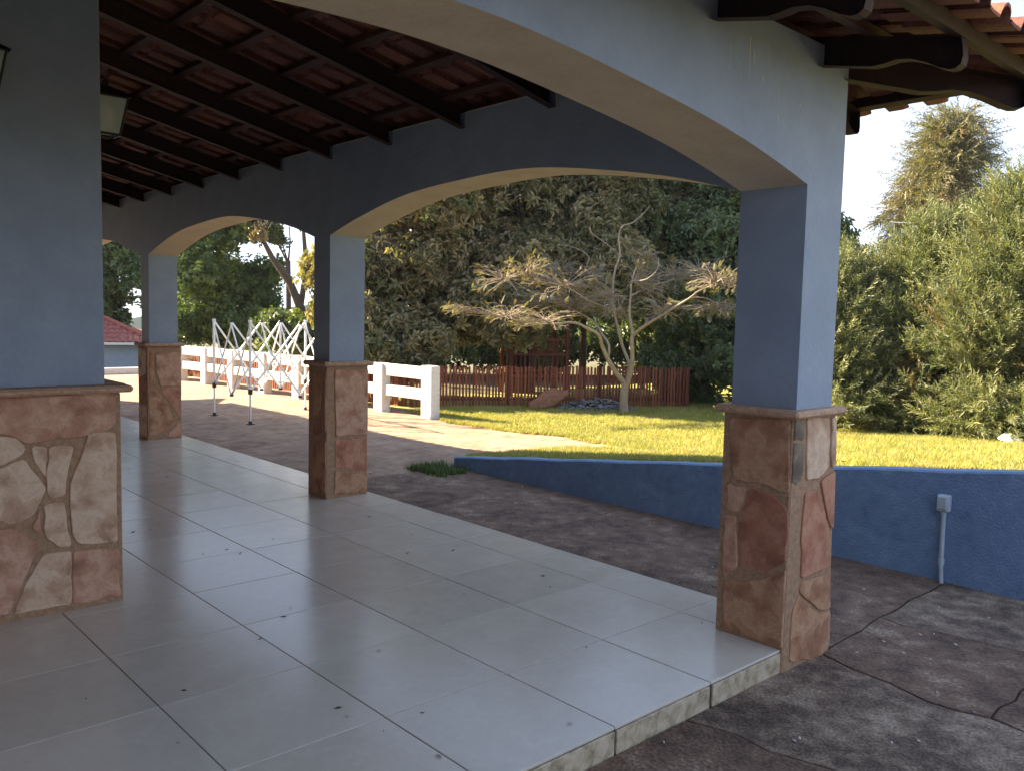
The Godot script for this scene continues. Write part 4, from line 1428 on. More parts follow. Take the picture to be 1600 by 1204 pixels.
func build_small_tree() -> void:
	var foot := Vector3(7.65, GROUND, -7.41)
	var t := thing("young_tree", "small spreading tree with pale forked trunk and sparse tan-olive feathery leaves on the lawn", "tree", foot)
	var s := new_st()
	var nodes := []
	for li in SMALL_TREE_LIMBS.size():
		var a: Array = SMALL_TREE_LIMBS[li]
		var pts := []
		var rad := []
		var n := a.size() / 3
		var r0: float = [0.08, 0.05, 0.027, 0.036, 0.048, 0.03, 0.015, 0.014, 0.018, 0.018, 0.013, 0.010, 0.009][li]
		var r1: float = 0.07 if li == 0 else 0.005
		for i in n:
			var p := pv3(a, i * 3) - foot
			pts.append(p)
			rad.append(lerpf(r0, r1, pow(float(i) / (n - 1), 0.8)))
			if li > 0 and i > 1:
				nodes.append(p)
		if li == 0:
			rad[0] = 0.105
		# smooth with a curve
		var cv := Curve3D.new()
		for i in n:
			var tg := Vector3.ZERO
			if i > 0 and i < n - 1:
				tg = (pts[i + 1] - pts[i - 1]) / 6.0
			cv.add_point(pts[i], -tg, tg)
		var sp := []
		var sr := []
		for i in n - 1:
			for k in 4:
				sp.append(cv.sample(i, k / 4.0))
				sr.append(lerpf(rad[i], rad[i + 1], k / 4.0))
		sp.append(pts[n - 1])
		sr.append(rad[n - 1])
		tube(s, sp, sr, 8)
	var tr := obj("trunk", s, M.palebark, t)
	# fine twigs and feathery leaves in flat layers
	var tw := new_st()
	var tfs := []
	var cols := []
	for f in SMALL_TREE_FOLIAGE:
		var c := pv3(f, 0) - foot
		var near: Vector3 = nodes[0]
		for q in nodes:
			if (q as Vector3).distance_to(c) < near.distance_to(c):
				near = q
		var cnt := int(20 + f[3] * 105)
		for k in cnt:
			var ang := rv(0, TAU)
			var rr := sqrt(rv(0.02, 1.0)) * float(f[3]) * 1.45
			var e := c + Vector3(cos(ang) * rr, rv(-1.5, 2.1) * float(f[4]), sin(ang) * rr)
			var b := near.lerp(c, rv(0.0, 0.9))
			var md := b.lerp(e, 0.55) + Vector3(rv(-0.05, 0.05), rv(-0.03, 0.08), rv(-0.05, 0.05))
			tube(tw, [b, md, e], [0.0065, 0.0048, 0.003], 3, false)
			var nl := rng.randi_range(1, 3)
			for q in nl:
				var p := md.lerp(e, rv(0.3, 1.1))
				var od := (e - md).normalized() + Vector3(rv(-1.1, 1.1), rv(-0.6, 0.35), rv(-1.1, 1.1))
				var by := od.normalized()
				var bx := by.cross(Vector3.UP).normalized()
				tfs.append(Transform3D(Basis(bx, by, bx.cross(by)).rotated(by, rv(-0.5, 0.5)).scaled(Vector3.ONE * rv(0.35, 0.75)), p))
				cols.append(mix_col(Color(0.26, 0.19, 0.13), Color(0.34, 0.31, 0.15), rv(0, 1), 0.2))
	obj("twigs", tw, M.palebark, tr)
	# pinnate leaf along +y, flat in x
	var ls := new_st()
	for i in 9:
		var y := 0.02 + 0.02 * i
		var l := 0.055 * (1.0 - absf(i - 3.5) / 9.0)
		for sg in [-1.0, 1.0]:
			vtri(ls, Vector3(0, y - 0.005, 0), Vector3(sg * l, y + 0.012, -0.012), Vector3(0, y + 0.009, 0))
	multi("crown", ls.commit(), M.needle, tfs, cols, t)

func grass_mesh(sd: int) -> ArrayMesh:
	var r := RandomNumberGenerator.new()
	r.seed = sd
	var s := new_st()
	for i in 9:
		var a := r.randf_range(0, TAU)
		var b := Vector3(r.randf_range(-0.035, 0.035), 0, r.randf_range(-0.035, 0.035))
		var d := Vector3(cos(a), 0, sin(a))
		var w := Vector3(-d.z, 0, d.x) * 0.0035
		var h := r.randf_range(0.022, 0.05)
		var tip := b + Vector3(0, h, 0) + d * h * r.randf_range(0.3, 1.1)
		vtri(s, b - w, b + w, tip)
	return s.commit()

func build_grass() -> void:
	var gm := grass_mesh(5)
	var tfs := []
	var cols := []
	var nz := FastNoiseLite.new()
	nz.seed = 77
	nz.frequency = 0.9
	for i in 46000:
		var z := rv(-9.6, 1.2)
		var x := lawn_left(z) + pow(rv(0, 1), 1.25) * 6.6 - 0.05
		var v := nz.get_noise_2d(x, z)
		if v < -0.3 and rv(0, 1) < 0.6:
			continue
		tfs.append(Transform3D(Basis(Vector3.UP, rv(0, TAU)).scaled(Vector3.ONE * rv(0.7, 1.3)), Vector3(x, lawn_h(x, z) + 0.004, z)))
		cols.append(mix_col(Color(0.32, 0.32, 0.075), Color(0.46, 0.41, 0.15), rv(0, 1) * 0.7 + v * 0.9, 0.32))
	for i in 3600:
		var z := rv(-4.93, -1.9)
		var x := lerpf(2.12, path_left(z) + 0.05, rv(0, 1))
		tfs.append(Transform3D(Basis(Vector3.UP, rv(0, TAU)).scaled(Vector3.ONE * rv(0.8, 1.4)), Vector3(x, lawn_h(x, z) + 0.004, z)))
		cols.append(mix_col(Color(0.32, 0.32, 0.075), Color(0.44, 0.39, 0.13), rv(0, 1), 0.2))
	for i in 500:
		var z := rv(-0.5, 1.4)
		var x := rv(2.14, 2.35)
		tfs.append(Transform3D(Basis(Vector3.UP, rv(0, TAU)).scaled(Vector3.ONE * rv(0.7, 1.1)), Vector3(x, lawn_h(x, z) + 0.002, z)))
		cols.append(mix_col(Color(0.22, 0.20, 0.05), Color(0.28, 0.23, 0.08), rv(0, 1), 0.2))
	# weeds at the tip of the low wall
	for i in 190:
		var x := 1.55 + rv(0, 0.5) * rv(0.4, 1.0)
		var z := -4.85 + rv(-0.35, 0.22)
		tfs.append(Transform3D(Basis(Vector3.UP, rv(0, TAU)).scaled(Vector3.ONE * rv(0.8, 1.8)), Vector3(x, GROUND, z)))
		cols.append(mix_col(Color(0.07, 0.12, 0.03), Color(0.13, 0.17, 0.05), rv(0, 1), 0.2))
	var g := scatter("grass", gm, M.grass, tfs, cols, self)
	g.set_meta("kind", "stuff")
	tag(g, "short yellow-green grass blades covering the lawn", "grass")

func build_vegetation() -> void:
	var spray := conifer_spray(0.42, 3, 0.12)
	var spray_d := conifer_spray(0.5, 9, 0.3)
	var ga := Color(0.13, 0.165, 0.085)
	var gb := Color(0.29, 0.29, 0.16)
	var grp := "feathery conifers along the right edge of the lawn"
	var cf := [
		[7.55, -3.65, 2.25, 0.95, 150, "bushy green conifer at the dark end of the hedge row, beside the corner pillar"],
		[8.3, -2.75, 2.75, 1.2, 190, "rounded olive conifer in the hedge row, below the tall drooping tree"],
		[8.05, -1.55, 3.0, 1.3, 230, "feathery light green conifer in the middle of the lawn hedge row"],
		[8.05, -0.35, 3.4, 1.35, 190, "feathery conifer standing behind the white scrap on the lawn"],
		[8.3, 1.0, 3.5, 1.3, 90, "feathery conifer at the end of the hedge row past the white scrap"]]
	for c in cf:
		conifer(c[5], Vector3(c[0], lawn_h(c[0], c[1]) - 0.02, c[1]), c[2], c[3], spray, c[4], ga, gb, 0.05, Vector3(rv(-0.15, 0.15), 0, rv(-0.15, 0.15)), 1.0, false, grp, 2.0)
	conifer("tall drooping olive-brown conifer rising behind the hedge row", Vector3(16.9, -0.3, -6.1), 6.9, 2.3, spray_d, 330, Color(0.15, 0.15, 0.08), Color(0.29, 0.25, 0.14), 0.16, Vector3(0.2, 0, 0.2), 1.3, true, "", 1.0)
	conifer("second tall conifer, greener, beside the drooping olive-brown one", Vector3(19.6, -0.3, -4.0), 7.4, 2.0, spray_d, 70, Color(0.11, 0.14, 0.06), Color(0.22, 0.23, 0.095), 0.03, Vector3.ZERO, 1.5, true, "", 0.9)

	var whorl := leaf_whorl(13, 0.19, 0.055, 21)
	var small := leaf_whorl(14, 0.13, 0.06, 22)
	# the great tree behind the picket fence
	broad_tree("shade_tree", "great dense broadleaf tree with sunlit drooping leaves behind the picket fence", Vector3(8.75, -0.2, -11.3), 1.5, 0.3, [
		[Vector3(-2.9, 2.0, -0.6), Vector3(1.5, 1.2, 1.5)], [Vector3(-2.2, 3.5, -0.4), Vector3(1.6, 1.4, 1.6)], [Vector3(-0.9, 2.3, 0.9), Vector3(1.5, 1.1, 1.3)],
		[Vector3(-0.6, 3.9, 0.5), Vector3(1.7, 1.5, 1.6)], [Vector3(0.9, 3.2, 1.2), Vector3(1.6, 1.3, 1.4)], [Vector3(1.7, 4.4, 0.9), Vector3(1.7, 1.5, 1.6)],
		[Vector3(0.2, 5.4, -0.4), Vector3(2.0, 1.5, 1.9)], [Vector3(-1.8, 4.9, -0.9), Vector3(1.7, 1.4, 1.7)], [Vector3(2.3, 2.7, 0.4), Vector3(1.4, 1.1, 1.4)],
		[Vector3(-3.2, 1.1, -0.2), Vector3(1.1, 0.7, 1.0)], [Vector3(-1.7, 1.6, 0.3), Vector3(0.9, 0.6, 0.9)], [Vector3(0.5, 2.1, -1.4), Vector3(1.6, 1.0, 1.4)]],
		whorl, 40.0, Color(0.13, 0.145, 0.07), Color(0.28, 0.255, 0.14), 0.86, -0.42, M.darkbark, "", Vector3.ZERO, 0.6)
	broad_tree("shade_tree", "dense small-leaved green tree right of the great tree, behind the pale young tree", Vector3(12.2, -0.2, -9.2), 1.4, 0.25, [
		[Vector3(-0.6, 2.2, 0.6), Vector3(1.6, 1.4, 1.5)], [Vector3(0.2, 3.8, 0.4), Vector3(1.8, 1.5, 1.6)], [Vector3(0.9, 5.2, -0.2), Vector3(1.8, 1.3, 1.7)],
		[Vector3(1.2, 2.6, 1.3), Vector3(1.5, 1.6, 1.4)], [Vector3(-0.9, 3.4, -0.5), Vector3(1.5, 1.4, 1.5)], [Vector3(0.6, 1.0, 1.2), Vector3(1.4, 0.9, 1.2)]],
		small, 30.0, Color(0.11, 0.15, 0.07), Color(0.19, 0.23, 0.10), 1.15, -0.5, M.darkbark)
	broad_tree("shrub", "dense evergreen shrub at the end of the picket fence", Vector3(10.5, -0.2, -6.6), 0.4, 0.08, [
		[Vector3(0, 1.0, 0), Vector3(0.9, 1.0, 0.9)], [Vector3(0.5, 1.9, 0.3), Vector3(0.8, 0.8, 0.8)], [Vector3(-0.4, 0.5, 0.5), Vector3(0.7, 0.6, 0.6)]],
		small, 30.0, Color(0.11, 0.15, 0.07), Color(0.19, 0.23, 0.10), 0.9, -0.5, M.darkbark)
	broad_tree("shrub", "wide shrub behind the last post of the picket fence", Vector3(10.6, -0.2, -8.1), 0.4, 0.08, [
		[Vector3(0, 0.8, 0), Vector3(1.0, 0.9, 1.0)], [Vector3(0.9, 0.7, 0.5), Vector3(0.9, 0.8, 0.8)], [Vector3(-0.3, 1.7, 0.1), Vector3(0.8, 0.7, 0.8)]],
		small, 26.0, Color(0.11, 0.15, 0.07), Color(0.19, 0.23, 0.10), 0.9, -0.5, M.darkbark)
	# understorey behind the fence
	var us := [[14.5, -15.5, 2.0, "broad shrub filling the gap under the great tree"], [11.2, -17.2, 1.7, "mid green shrub behind the trunk of the great tree"], [8.2, -18.6, 1.6, "sunlit shrub between the great tree and the leaning tree"], [17.5, -13.0, 2.4, "tall shrub far behind the picket fence end"]]
	for u in us:
		broad_tree("shrub", u[3], Vector3(u[0], -0.3, u[1]), 0.4, 0.07, [[Vector3(0, u[2] * 0.55, 0), Vector3(u[2], u[2] * 0.6, u[2])], [Vector3(u[2] * 0.6, u[2] * 0.8, 0.4), Vector3(u[2] * 0.7, u[2] * 0.5, u[2] * 0.7)], [Vector3(-u[2] * 0.7, u[2] * 0.5, 0.3), Vector3(u[2] * 0.7, u[2] * 0.5, u[2] * 0.7)]],
			small, 13.0, Color(0.11, 0.15, 0.065), Color(0.19, 0.22, 0.09), 1.5, -0.5, M.bark)
	for b in [[7.3, -12.6, 0.10, 4.0, "slim pale trunk behind the left half of the picket fence"], [10.6, -11.2, 0.085, 4.0, "slim dark trunk just right of the great tree trunk"]]:
		broad_tree("slim_tree", b[4], Vector3(b[0], -0.2, b[1]), 2.6, b[2], [[Vector3(0, 3.7, 0), Vector3(1.0, 0.9, 1.0)]], whorl, 16.0, Color(0.11, 0.145, 0.06), Color(0.19, 0.21, 0.09), 1.0, -0.4, M.bark)
	# left, seen through the second arch
	broad_tree("shade_tree", "dark rounded tree behind the white fence, left of the leaning tree", Vector3(7.7, -0.9, -23.8), 1.6, 0.2, [
		[Vector3(0, 2.4, 0), Vector3(1.3, 1.1, 1.2)], [Vector3(-0.7, 3.5, 0.3), Vector3(1.3, 1.1, 1.2)], [Vector3(0.6, 3.3, 0.2), Vector3(1.2, 1.0, 1.1)], [Vector3(-0.3, 4.7, 0), Vector3(1.5, 1.1, 1.3)], [Vector3(-0.8, 2.0, 0), Vector3(0.9, 0.8, 0.9)], [Vector3(0.8, 1.9, 0.5), Vector3(0.9, 0.7, 0.8)]],
		small, 22.0, Color(0.10, 0.145, 0.055), Color(0.18, 0.22, 0.08), 1.4, -0.32, M.darkbark)
	broad_tree("shade_tree", "dark tree standing behind the red-roofed outbuilding", Vector3(7.6, -2.2, -34.0), 3.0, 0.25, [
		[Vector3(-1.5, 4.0, 0), Vector3(2.4, 1.8, 2.0)], [Vector3(1.0, 5.2, 0), Vector3(2.4, 1.8, 2.0)], [Vector3(-3.2, 5.4, 0), Vector3(2.2, 1.8, 2.0)], [Vector3(-0.8, 6.8, 0), Vector3(2.4, 1.5, 2.0)]],
		small, 12.0, Color(0.10, 0.145, 0.055), Color(0.18, 0.22, 0.08), 2.0, -0.34, M.darkbark)
	broad_tree("slim_tree", "tall thin tree with a tuft of green leaves, seen between the porch pillars", Vector3(8.55, -1.2, -21.2), 4.2, 0.085, [
		[Vector3(-0.5, 4.9, -0.2), Vector3(0.6, 0.45, 0.6)], [Vector3(-0.1, 5.5, 0.2), Vector3(0.8, 0.5, 0.7)], [Vector3(-0.9, 5.6, 0.1), Vector3(0.7, 0.5, 0.6)]],
		small, 20.0, Color(0.10, 0.14, 0.055), Color(0.18, 0.21, 0.08), 1.1, -0.2, M.bark)
	broad_tree("shrub", "light green bushes beyond the fence by the bare trunks", Vector3(9.6, -0.6, -18.2), 0.6, 0.06, [
		[Vector3(0, 1.2, 0), Vector3(0.8, 1.0, 0.8)], [Vector3(0.7, 2.1, -0.2), Vector3(0.7, 0.8, 0.7)], [Vector3(0.9, 0.8, 0.2), Vector3(0.8, 0.7, 0.7)]],
		small, 16.0, Color(0.12, 0.15, 0.06), Color(0.21, 0.22, 0.08), 1.0, -0.4, M.bark)
	broad_tree("shrub", "low olive bushes just behind the white fence", Vector3(6.4, -0.5, -17.6), 0.4, 0.05, [
		[Vector3(0, 0.7, 0), Vector3(1.1, 0.5, 0.7)], [Vector3(1.5, 0.6, -0.4), Vector3(1.0, 0.5, 0.7)], [Vector3(-1.2, 0.6, -0.6), Vector3(0.9, 0.45, 0.7)]],
		small, 18.0, Color(0.12, 0.13, 0.06), Color(0.20, 0.19, 0.08), 0.9, -0.4, M.bark)
	# leaning bare tree and its upright bare neighbour
	var t := thing("bare_tree", "leaning bare grey tree with a dry tan clump, between the porch pillars", "tree", Vector3(8.0, -0.6, -19.2))
	var s := new_st()
	tube(s, [Vector3(0.05, -0.3, 0), Vector3(0, 1.2, 0), Vector3(-0.12, 2.2, 0), Vector3(-0.45, 2.9, 0), Vector3(-0.95, 3.5, 0), Vector3(-1.3, 4.1, 0), Vector3(-1.5, 4.5, 0)], [0.17, 0.15, 0.12, 0.1, 0.075, 0.05, 0.02], 8)
	tube(s, [Vector3(-0.12, 2.3, 0), Vector3(0.0, 3.3, 0.1), Vector3(-0.1, 4.3, 0.1), Vector3(-0.05, 5.2, 0.1)], [0.09, 0.07, 0.05, 0.02], 7)
	for k in 12:
		var b := Vector3(-1.25, 4.0, 0) + Vector3(rv(-0.2, 0.15), rv(-0.25, 0.3), rv(-0.1, 0.1))
		var e := b + Vector3(rv(-0.9, 0.5), rv(0.1, 0.9), rv(-0.5, 0.5))
		tube(s, [b, b.lerp(e, 0.5) + Vector3(0, rv(0, 0.12), 0), e], [0.02, 0.012, 0.004], 5, false)
	obj("trunk", s, M.bark, t)
	var tf := []
	var cl := []
	for k in 34:
		tf.append(Transform3D(basis_y(Vector3(rv(-1, 1), rv(-1, 0.4), rv(-1, 1))).scaled(Vector3.ONE * 0.8), Vector3(-1.33, 4.1, 0) + Vector3(rv(-0.16, 0.16), rv(-0.14, 0.14), rv(-0.14, 0.14))))
		cl.append(mix_col(Color(0.30, 0.21, 0.10), Color(0.40, 0.30, 0.16), rv(0, 1), 0.2))
	multi("dry_clump", small, M.leaf, tf, cl, t)
	t = thing("bare_tree", "upright bare thin trunk beside the leaning grey tree", "tree", Vector3(8.75, -0.6, -18.9))
	s = new_st()
	tube(s, [Vector3(0, -0.3, 0), Vector3(0.05, 1.8, 0), Vector3(-0.06, 3.0, 0), Vector3(0.04, 4.2, 0), Vector3(0, 5.4, 0)], [0.1, 0.085, 0.07, 0.055, 0.02], 7)
	for k in 9:
		var y := rv(2.4, 5.0)
		var b := Vector3(0, y, 0)
		var e := b + Vector3(rv(-0.8, 0.6), rv(0.4, 1.0), rv(-0.4, 0.4))
		tube(s, [b, b.lerp(e, 0.5) - Vector3(0, 0.06, 0), e], [0.022, 0.014, 0.004], 5, false)
	obj("trunk", s, M.bark, t)

# ---------------------------------------------------------------- other things
func build_outbuilding() -> void:
	var t := thing("outbuilding", "small outbuilding with red tiled hip roof and pale blue wall beyond the yard", "house", Vector3(5.0, -2.0, -30.0))
	var o := Vector3(5.0, -2.0, -30.0)
	# axes: e along the eave, n away from the camera
	var e := Vector3(0.93, 0, 0.36)
	var n := Vector3(0.36, 0, -0.93)
	var P := func(u: float, v: float, y: float) -> Vector3: return e * u + n * v + Vector3(0, y - o.y, 0)
	var s := new_st()
	var bs := Basis(e, Vector3.UP, -n)
	cbox(s, P.call(-2.9, 3.0, -0.95), Vector3(10.0, 2.5, 5.0), 0.01, bs)
	var w := obj("wall", s, M.wall, t)
	s = new_st()
	cbox(s, P.call(-2.9, 0.2, 0.235), Vector3(11.2, 0.09, 0.12), 0.01, bs)
	obj("gutter", s, M.whitepaint, w)
	# corrugated front slope
	s = new_st()
	var ue := 2.75
	var pitch := 0.40
	var rows := 9
	var uw := 0.22
	for r in rows:
		var v0 := 0.2 + r * 0.36
		var v1 := v0 + 0.38
		var cut := ue - (v0 - 0.2) * 0.95
		var u := -8.0
		while u < cut - uw:
			for k in 4:
				var a0 := float(k) / 4.0
				var a1 := float(k + 1) / 4.0
				var h0 := 0.045 * absf(sin(PI * a0)) + 0.025
				var h1 := 0.045 * absf(sin(PI * a1)) + 0.025
				var y0 := 0.26 + (v0 - 0.2) * pitch
				var y1 := 0.26 + (v1 - 0.2) * pitch - 0.02
				quad(s, P.call(u + uw * a0, v0, y0 + h0), P.call(u + uw * a1, v0, y0 + h1), P.call(u + uw * a1, v1, y1 + h1), P.call(u + uw * a0, v1, y1 + h0), (Vector3.UP - n * pitch + e * (h0 - h1) * 12.0).normalized())
			u += uw
	var rf := obj("roof", s, M.farclay, t)
	s = new_st()
	var top_v := 0.2 + rows * 0.36
	tri(s, P.call(ue, 0.2, 0.27), P.call(ue - 0.95 * rows * 0.36, top_v, 0.26 + rows * 0.36 * pitch), P.call(ue, top_v * 2.0, 0.27), (Vector3.UP + e * 0.42).normalized())
	quad(s, P.call(-8.0, top_v, 0.25 + rows * 0.36 * pitch), P.call(ue - 3.1, top_v, 0.25 + rows * 0.36 * pitch), P.call(ue, top_v * 2, 0.27), P.call(-8.0, top_v * 2, 0.27), (Vector3.UP + n * 0.4).normalized())
	obj("back_slope", s, M.farclay, rf)
	s = new_st()
	tube(s, [P.call(ue, 0.2, 0.32), P.call(ue - 0.95 * rows * 0.36, top_v, 0.33 + rows * 0.36 * pitch), P.call(-8.0, top_v, 0.33 + rows * 0.36 * pitch)], [0.09, 0.09, 0.09], 8)
	obj("ridge", s, M.farclay, rf)

func build_playhouse() -> void:
	var t := thing("playhouse_deck", "dark red timber play deck with railings standing behind the picket fence", "play deck", Vector3(7.9, -0.2, -10.6))
	var f := Vector3(0.86, 0, 0.51)
	var g := Vector3(0.51, 0, -0.86)
	var bs := Basis(f, Vector3.UP, -g)
	for c in [[0, 0], [1.15, 0], [0, 1.0], [1.15, 1.0]]:
		var s := new_st()
		cbox(s, f * c[0] + g * c[1] + Vector3(0, 0.88, 0), Vector3(0.07, 1.76, 0.07), 0.004, bs)
		obj("post", s, M.picket[0], t)
	var s2 := new_st()
	cbox(s2, f * 0.575 + g * 0.5 + Vector3(0, 0.62, 0), Vector3(1.2, 0.05, 1.05), 0.004, bs)
	obj("deck", s2, M.picket[1], t)
	for y in [0.95, 1.25, 1.70]:
		for v in [0.0, 1.0]:
			var s := new_st()
			cbox(s, f * 0.575 + g * v + Vector3(0, y, 0), Vector3(1.15, 0.05, 0.03), 0.003, bs)
			obj("rail", s, M.picket[2], t)
	for k in 11:
		var s := new_st()
		cbox(s, f * (0.1 + k * 0.095) + g * 0.03 + Vector3(0, 0.94, 0), Vector3(0.035, 0.62, 0.018), 0.002, bs)
		obj("baluster", s, M.picket[k % 3], t)

func build_debris() -> void:
	# curled slab of bark
	var t := thing("bark_slab", "curled slab of reddish bark propped beside the grey rubble heap", "bark", Vector3(6.85, GROUND, -8.45))
	var s := new_st()
	var f := Vector3(0.738, 0, 0.674)
	var g := Vector3(0.674, 0, -0.738)
	var outline := []
	for p in [[650, 392], [645, 360], [690, 330], [735, 283], [788, 258], [828, 268], [858, 274], [892, 266], [890, 300], [850, 332], [800, 372], [745, 392]]:
		outline.append(Vector2((p[0] - 770) * 0.0029, (394 - p[1]) * 0.0029))
	outline.reverse()
	var ragged := []
	for k in outline.size():
		var pa: Vector2 = outline[k]
		var pb: Vector2 = outline[(k + 1) % outline.size()]
		ragged.append(pa)
		ragged.append(pa.lerp(pb, rv(0.35, 0.65)) + Vector2(rv(-0.012, 0.012), rv(-0.012, 0.012)))
	outline = ragged
	prism(s, outline, Vector3(0, 0, 0) + g * 0.06, f, (Vector3.UP + g * 0.45).normalized(), (-g + Vector3.UP * 0.45).normalized(), 0.05, 0.018, 0.035)
	obj("bark_sheet", s, M.rust, t)
	# rubble heap
	t = thing("rubble_heap", "grey heap of broken slates and sticks on the lawn by the picket fence", "rubble", Vector3(7.55, GROUND, -8.0))
	var heap := new_st()
	for k in 210:
		var a := rv(0, TAU)
		var rr := sqrt(rv(0, 1))
		var p := f * (cos(a) * rr * 0.72) + g * (sin(a) * rr * 0.3)
		p.y = 0.01 + 0.24 * pow(1.0 - rr, 0.8) * rv(0.3, 1.0)
		cbox(heap, p, Vector3(rv(0.05, 0.17), rv(0.008, 0.03), rv(0.03, 0.09)), 0.002, Basis.from_euler(Vector3(rv(-0.6, 0.6), rv(0, TAU), rv(-0.5, 0.5))))
	var hp := obj("rubble", heap, M.rubble, t)
	hp.set_meta("kind", "stuff")
	# scrap of white on the lawn by the conifers
	s = new_st()
	var sc := Vector3(6.55, lawn_h(6.55, -1.13) + 0.035, -1.13)
	var ring := []
	for k in 9:
		var a := TAU * k / 9.0
		ring.append(Vector3(cos(a) * rv(0.08, 0.15), rv(0.0, 0.02), sin(a) * rv(0.08, 0.15)))
	for k in 9:
		var p0: Vector3 = ring[k]
		var p1: Vector3 = ring[(k + 1) % 9]
		var m0 := p0 * 0.5 + Vector3(0, rv(0.03, 0.075), 0)
		var m1 := p1 * 0.5 + Vector3(0, rv(0.03, 0.075), 0)
		var n := (p0 + p1).normalized() + Vector3.UP
		quad(s, p0, p1, m1, m0, n.normalized())
		tri(s, m0, m1, Vector3(0, 0.085, 0), (n + Vector3.UP).normalized())
	var o := obj("white_scrap", s, M.paper)
	o.position = sc
	tag(o, "crumpled white scrap lying on the lawn in front of the conifers", "scrap")
	# sagging wire in front of the conifers
	s = new_st()
	var pts := []
	var rad := []
	for k in 13:
		var u := k / 12.0
		pts.append(Vector3(9.2, 3.02, -3.75).lerp(Vector3(10.2, 3.27, -1.5), u) - Vector3(0, 0.12 * 4.0 * u * (1 - u), 0))
		rad.append(0.006)
	tube(s, pts, rad, 5)
	tag(obj("wire", s, M.frame), "thin pale wire strung in front of the conifers", "wire")

func build_litter() -> void:
	# dry leaf bits on the tiles
	var s := new_st()
	for k in 46:
		var z := -rv(0.03, 8.0) * rv(0.2, 1.0)
		var x := rv(-2.0, 0.3) if z > -2.6 else rv(-1.9, -0.1)
		if rv(0, 1) < 0.25:
			x = rv(-3.4, 0.0)
			z = -rv(0.05, 1.6)
		var a := rv(0, TAU)
		var l := rv(0.006, 0.02)
		var d := Vector3(cos(a), 0, sin(a)) * l
		var w := Vector3(-sin(a), 0, cos(a)) * l * rv(0.12, 0.4)
		var p := Vector3(x, 0.0025, z)
		tri(s, p - d, p + w, p + d + Vector3(0, l * 0.2, 0), Vector3.UP)
		tri(s, p - d, p - w + Vector3(0, l * 0.3, 0), p + d + Vector3(0, l * 0.2, 0), Vector3.UP)
	var o := obj("leaf_litter", s, M.litter)
	o.set_meta("kind", "stuff")
	tag(o, "scattered dry leaf bits on the porch tiles", "litter")
	# pale chips and dark crumbs on the driveway
	s = new_st()
	for k in 90:
		var x := rv(0.42, 1.95)
		var z := rv(-5.5, 2.2)
		if k % 2 == 0:
			x = rv(-2.2, 1.6)
			z = 0.06 + pow(rv(0, 1), 1.7) * 1.6
		var l := rv(0.003, 0.010) if k % 13 > 0 else rv(0.012, 0.024)
		if x > -0.1 and x < 0.37 and z < 0.06:
			continue
		cbox(s, Vector3(x, GROUND + l * 0.2, z), Vector3(l * 1.6, l * 0.7, l), l * 0.2, Basis.from_euler(Vector3(rv(-0.3, 0.3), rv(0, TAU), rv(-0.3, 0.3))))
	o = obj("stone_chips", s, M.chips)
	o.set_meta("kind", "stuff")
	tag(o, "pale plaster chips scattered on the dark driveway", "chips")
	s = new_st()
	for k in 420:
		var x := rv(0.4, 1.97)
		var z := rv(-5.0, 2.4)
		if k % 3 == 0:
			z = rv(-4.9, 1.5)
			x = 1.985 - absf(rv(0, 1) * rv(0, 1)) * 0.12
		elif k % 3 == 1:
			x = rv(-2.4, 0.9)
			z = 0.03 + pow(rv(0, 1), 2.0) * 1.5
		if x > -0.1 and x < 0.37 and z < 0.06:
			continue
		var l := rv(0.004, 0.013)
		var a := rv(0, TAU)
		var d := Vector3(cos(a), 0, sin(a)) * l
		var w := Vector3(-sin(a), 0, cos(a)) * l * rv(0.15, 0.5)
		var p := Vector3(x, GROUND + 0.004, z)
		tri(s, p - d, p + w, p + d + Vector3(0, l * 0.3, 0), Vector3.UP)
		tri(s, p - d, p - w + Vector3(0, l * 0.4, 0), p + d + Vector3(0, l * 0.3, 0), Vector3.UP)
	for k in 260:
		var z := rv(-8.8, 1.0)
		var x := lawn_left(z) + pow(rv(0, 1), 1.2) * 5.0
		var l := rv(0.015, 0.045)
		var a := rv(0, TAU)
		var d := Vector3(cos(a), rv(-0.2, 0.3), sin(a)) * l
		var w := Vector3(-sin(a), rv(-0.3, 0.3), cos(a)) * l * rv(0.3, 0.6)
		var p := Vector3(x, lawn_h(x, z) + rv(0.025, 0.05), z)
		tri(s, p - d, p + w, p + d, Vector3.UP)
		tri(s, p - d, p - w, p + d, Vector3.UP)
	o = obj("dry_debris", s, M.litter)
	o.set_meta("kind", "stuff")
	tag(o, "dry brown leaf crumbs scattered on the driveway, wall foot and lawn", "debris")

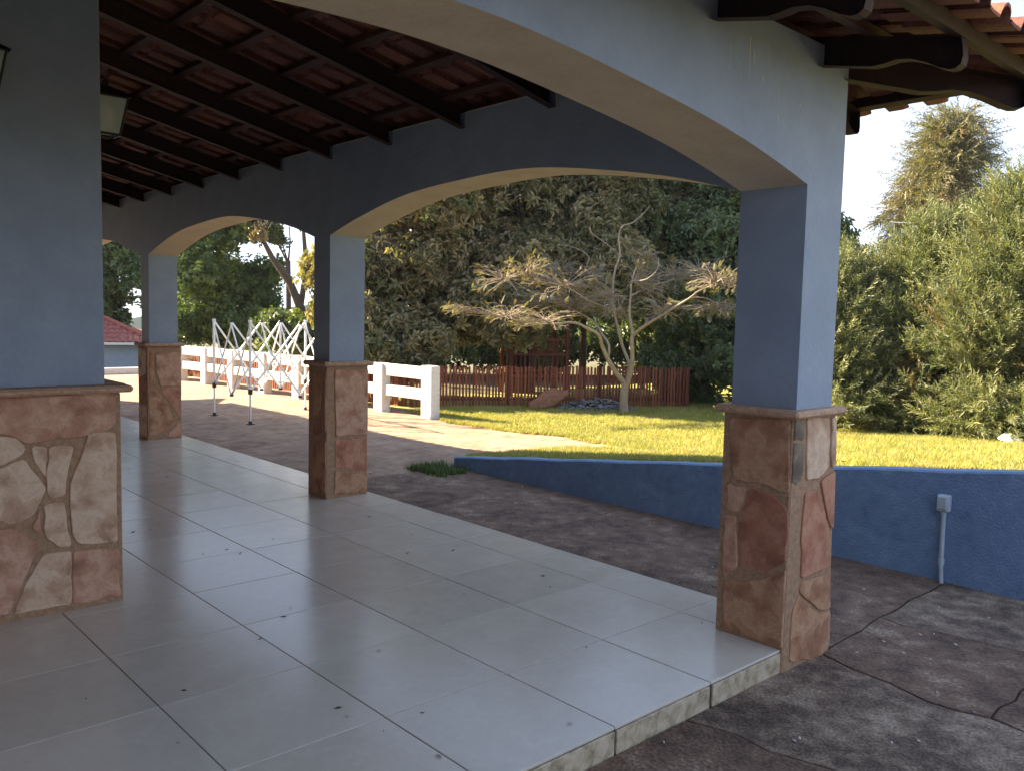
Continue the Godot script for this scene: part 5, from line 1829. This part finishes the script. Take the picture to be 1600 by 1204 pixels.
# ---------------------------------------------------------------- scene
func _ready() -> void:
	rng.seed = 20250707
	var cam := Camera3D.new()
	cam.name = "camera"
	cam.position = Vector3(-3.512, 1.479, 1.930)
	cam.rotation_degrees = Vector3(-4.567, -42.401, 1.305)
	cam.fov = 48.887
	cam.near = 0.05
	cam.far = 1500.0
	add_child(cam)
	cam.current = true
	var env := Environment.new()
	env.background_mode = Environment.BG_SKY
	var sm := ProceduralSkyMaterial.new()
	sm.sky_top_color = Color(0.54, 0.62, 0.75)
	sm.sky_horizon_color = Color(0.86, 0.89, 0.93)
	sm.sky_curve = 0.13
	sm.ground_horizon_color = Color(0.62, 0.68, 0.70)
	sm.ground_bottom_color = Color(0.26, 0.25, 0.2)
	sm.sky_energy_multiplier = 0.7
	var sky := Sky.new()
	sky.sky_material = sm
	env.sky = sky
	env.tonemap_mode = Environment.TONE_MAPPER_LINEAR
	env.tonemap_exposure = 6.0
	env.fog_enabled = true
	env.fog_density = 0.0004
	env.fog_light_color = Color(0.82, 0.87, 0.93)
	env.sdfgi_enabled = true
	env.ssao_enabled = true
	env.ssil_enabled = true
	var we := WorldEnvironment.new()
	we.name = "world_environment"
	we.environment = env
	add_child(we)
	var sun := DirectionalLight3D.new()
	sun.name = "sun"
	sun.light_color = Color(1.0, 0.92, 0.78)
	sun.light_energy = 1.45
	sun.light_angular_distance = 0.5
	sun.shadow_enabled = true
	add_child(sun)
	sun.look_at_from_position(Vector3.ZERO, Vector3(0.68, -1.0, 1.5), Vector3.UP)

	make_materials()
	build_ground()
	build_floor()
	build_house()
	build_low_wall()
	build_white_fence()
	picket_fence(Vector3(5.05, GROUND - 0.02, -10.02), Vector3(9.35, GROUND, -7.35), 0.74, "long dark red picket fence at the back of the lawn", 0.058, 0.036)
	picket_fence(Vector3(4.45, GROUND - 0.15, -19.0), Vector3(4.95, GROUND - 0.1, -10.2), 0.70, "dark red picket fence running close behind the white rail fence", 0.075, 0.045)
	build_outbuilding()
	build_vegetation()
	build_small_tree()
	build_playhouse()
	build_gazebo()
	build_lantern(Vector3(-2.172, 2.49, -2.9), Vector3.RIGHT, "black wall lantern with frosted glass on the side wall under the porch roof")
	build_lantern(Vector3(-2.70, 2.49, -2.55), Vector3.BACK, "black wall lantern on the blue front wall above the stone plinth")
	build_debris()
	build_grass()
	build_litter()
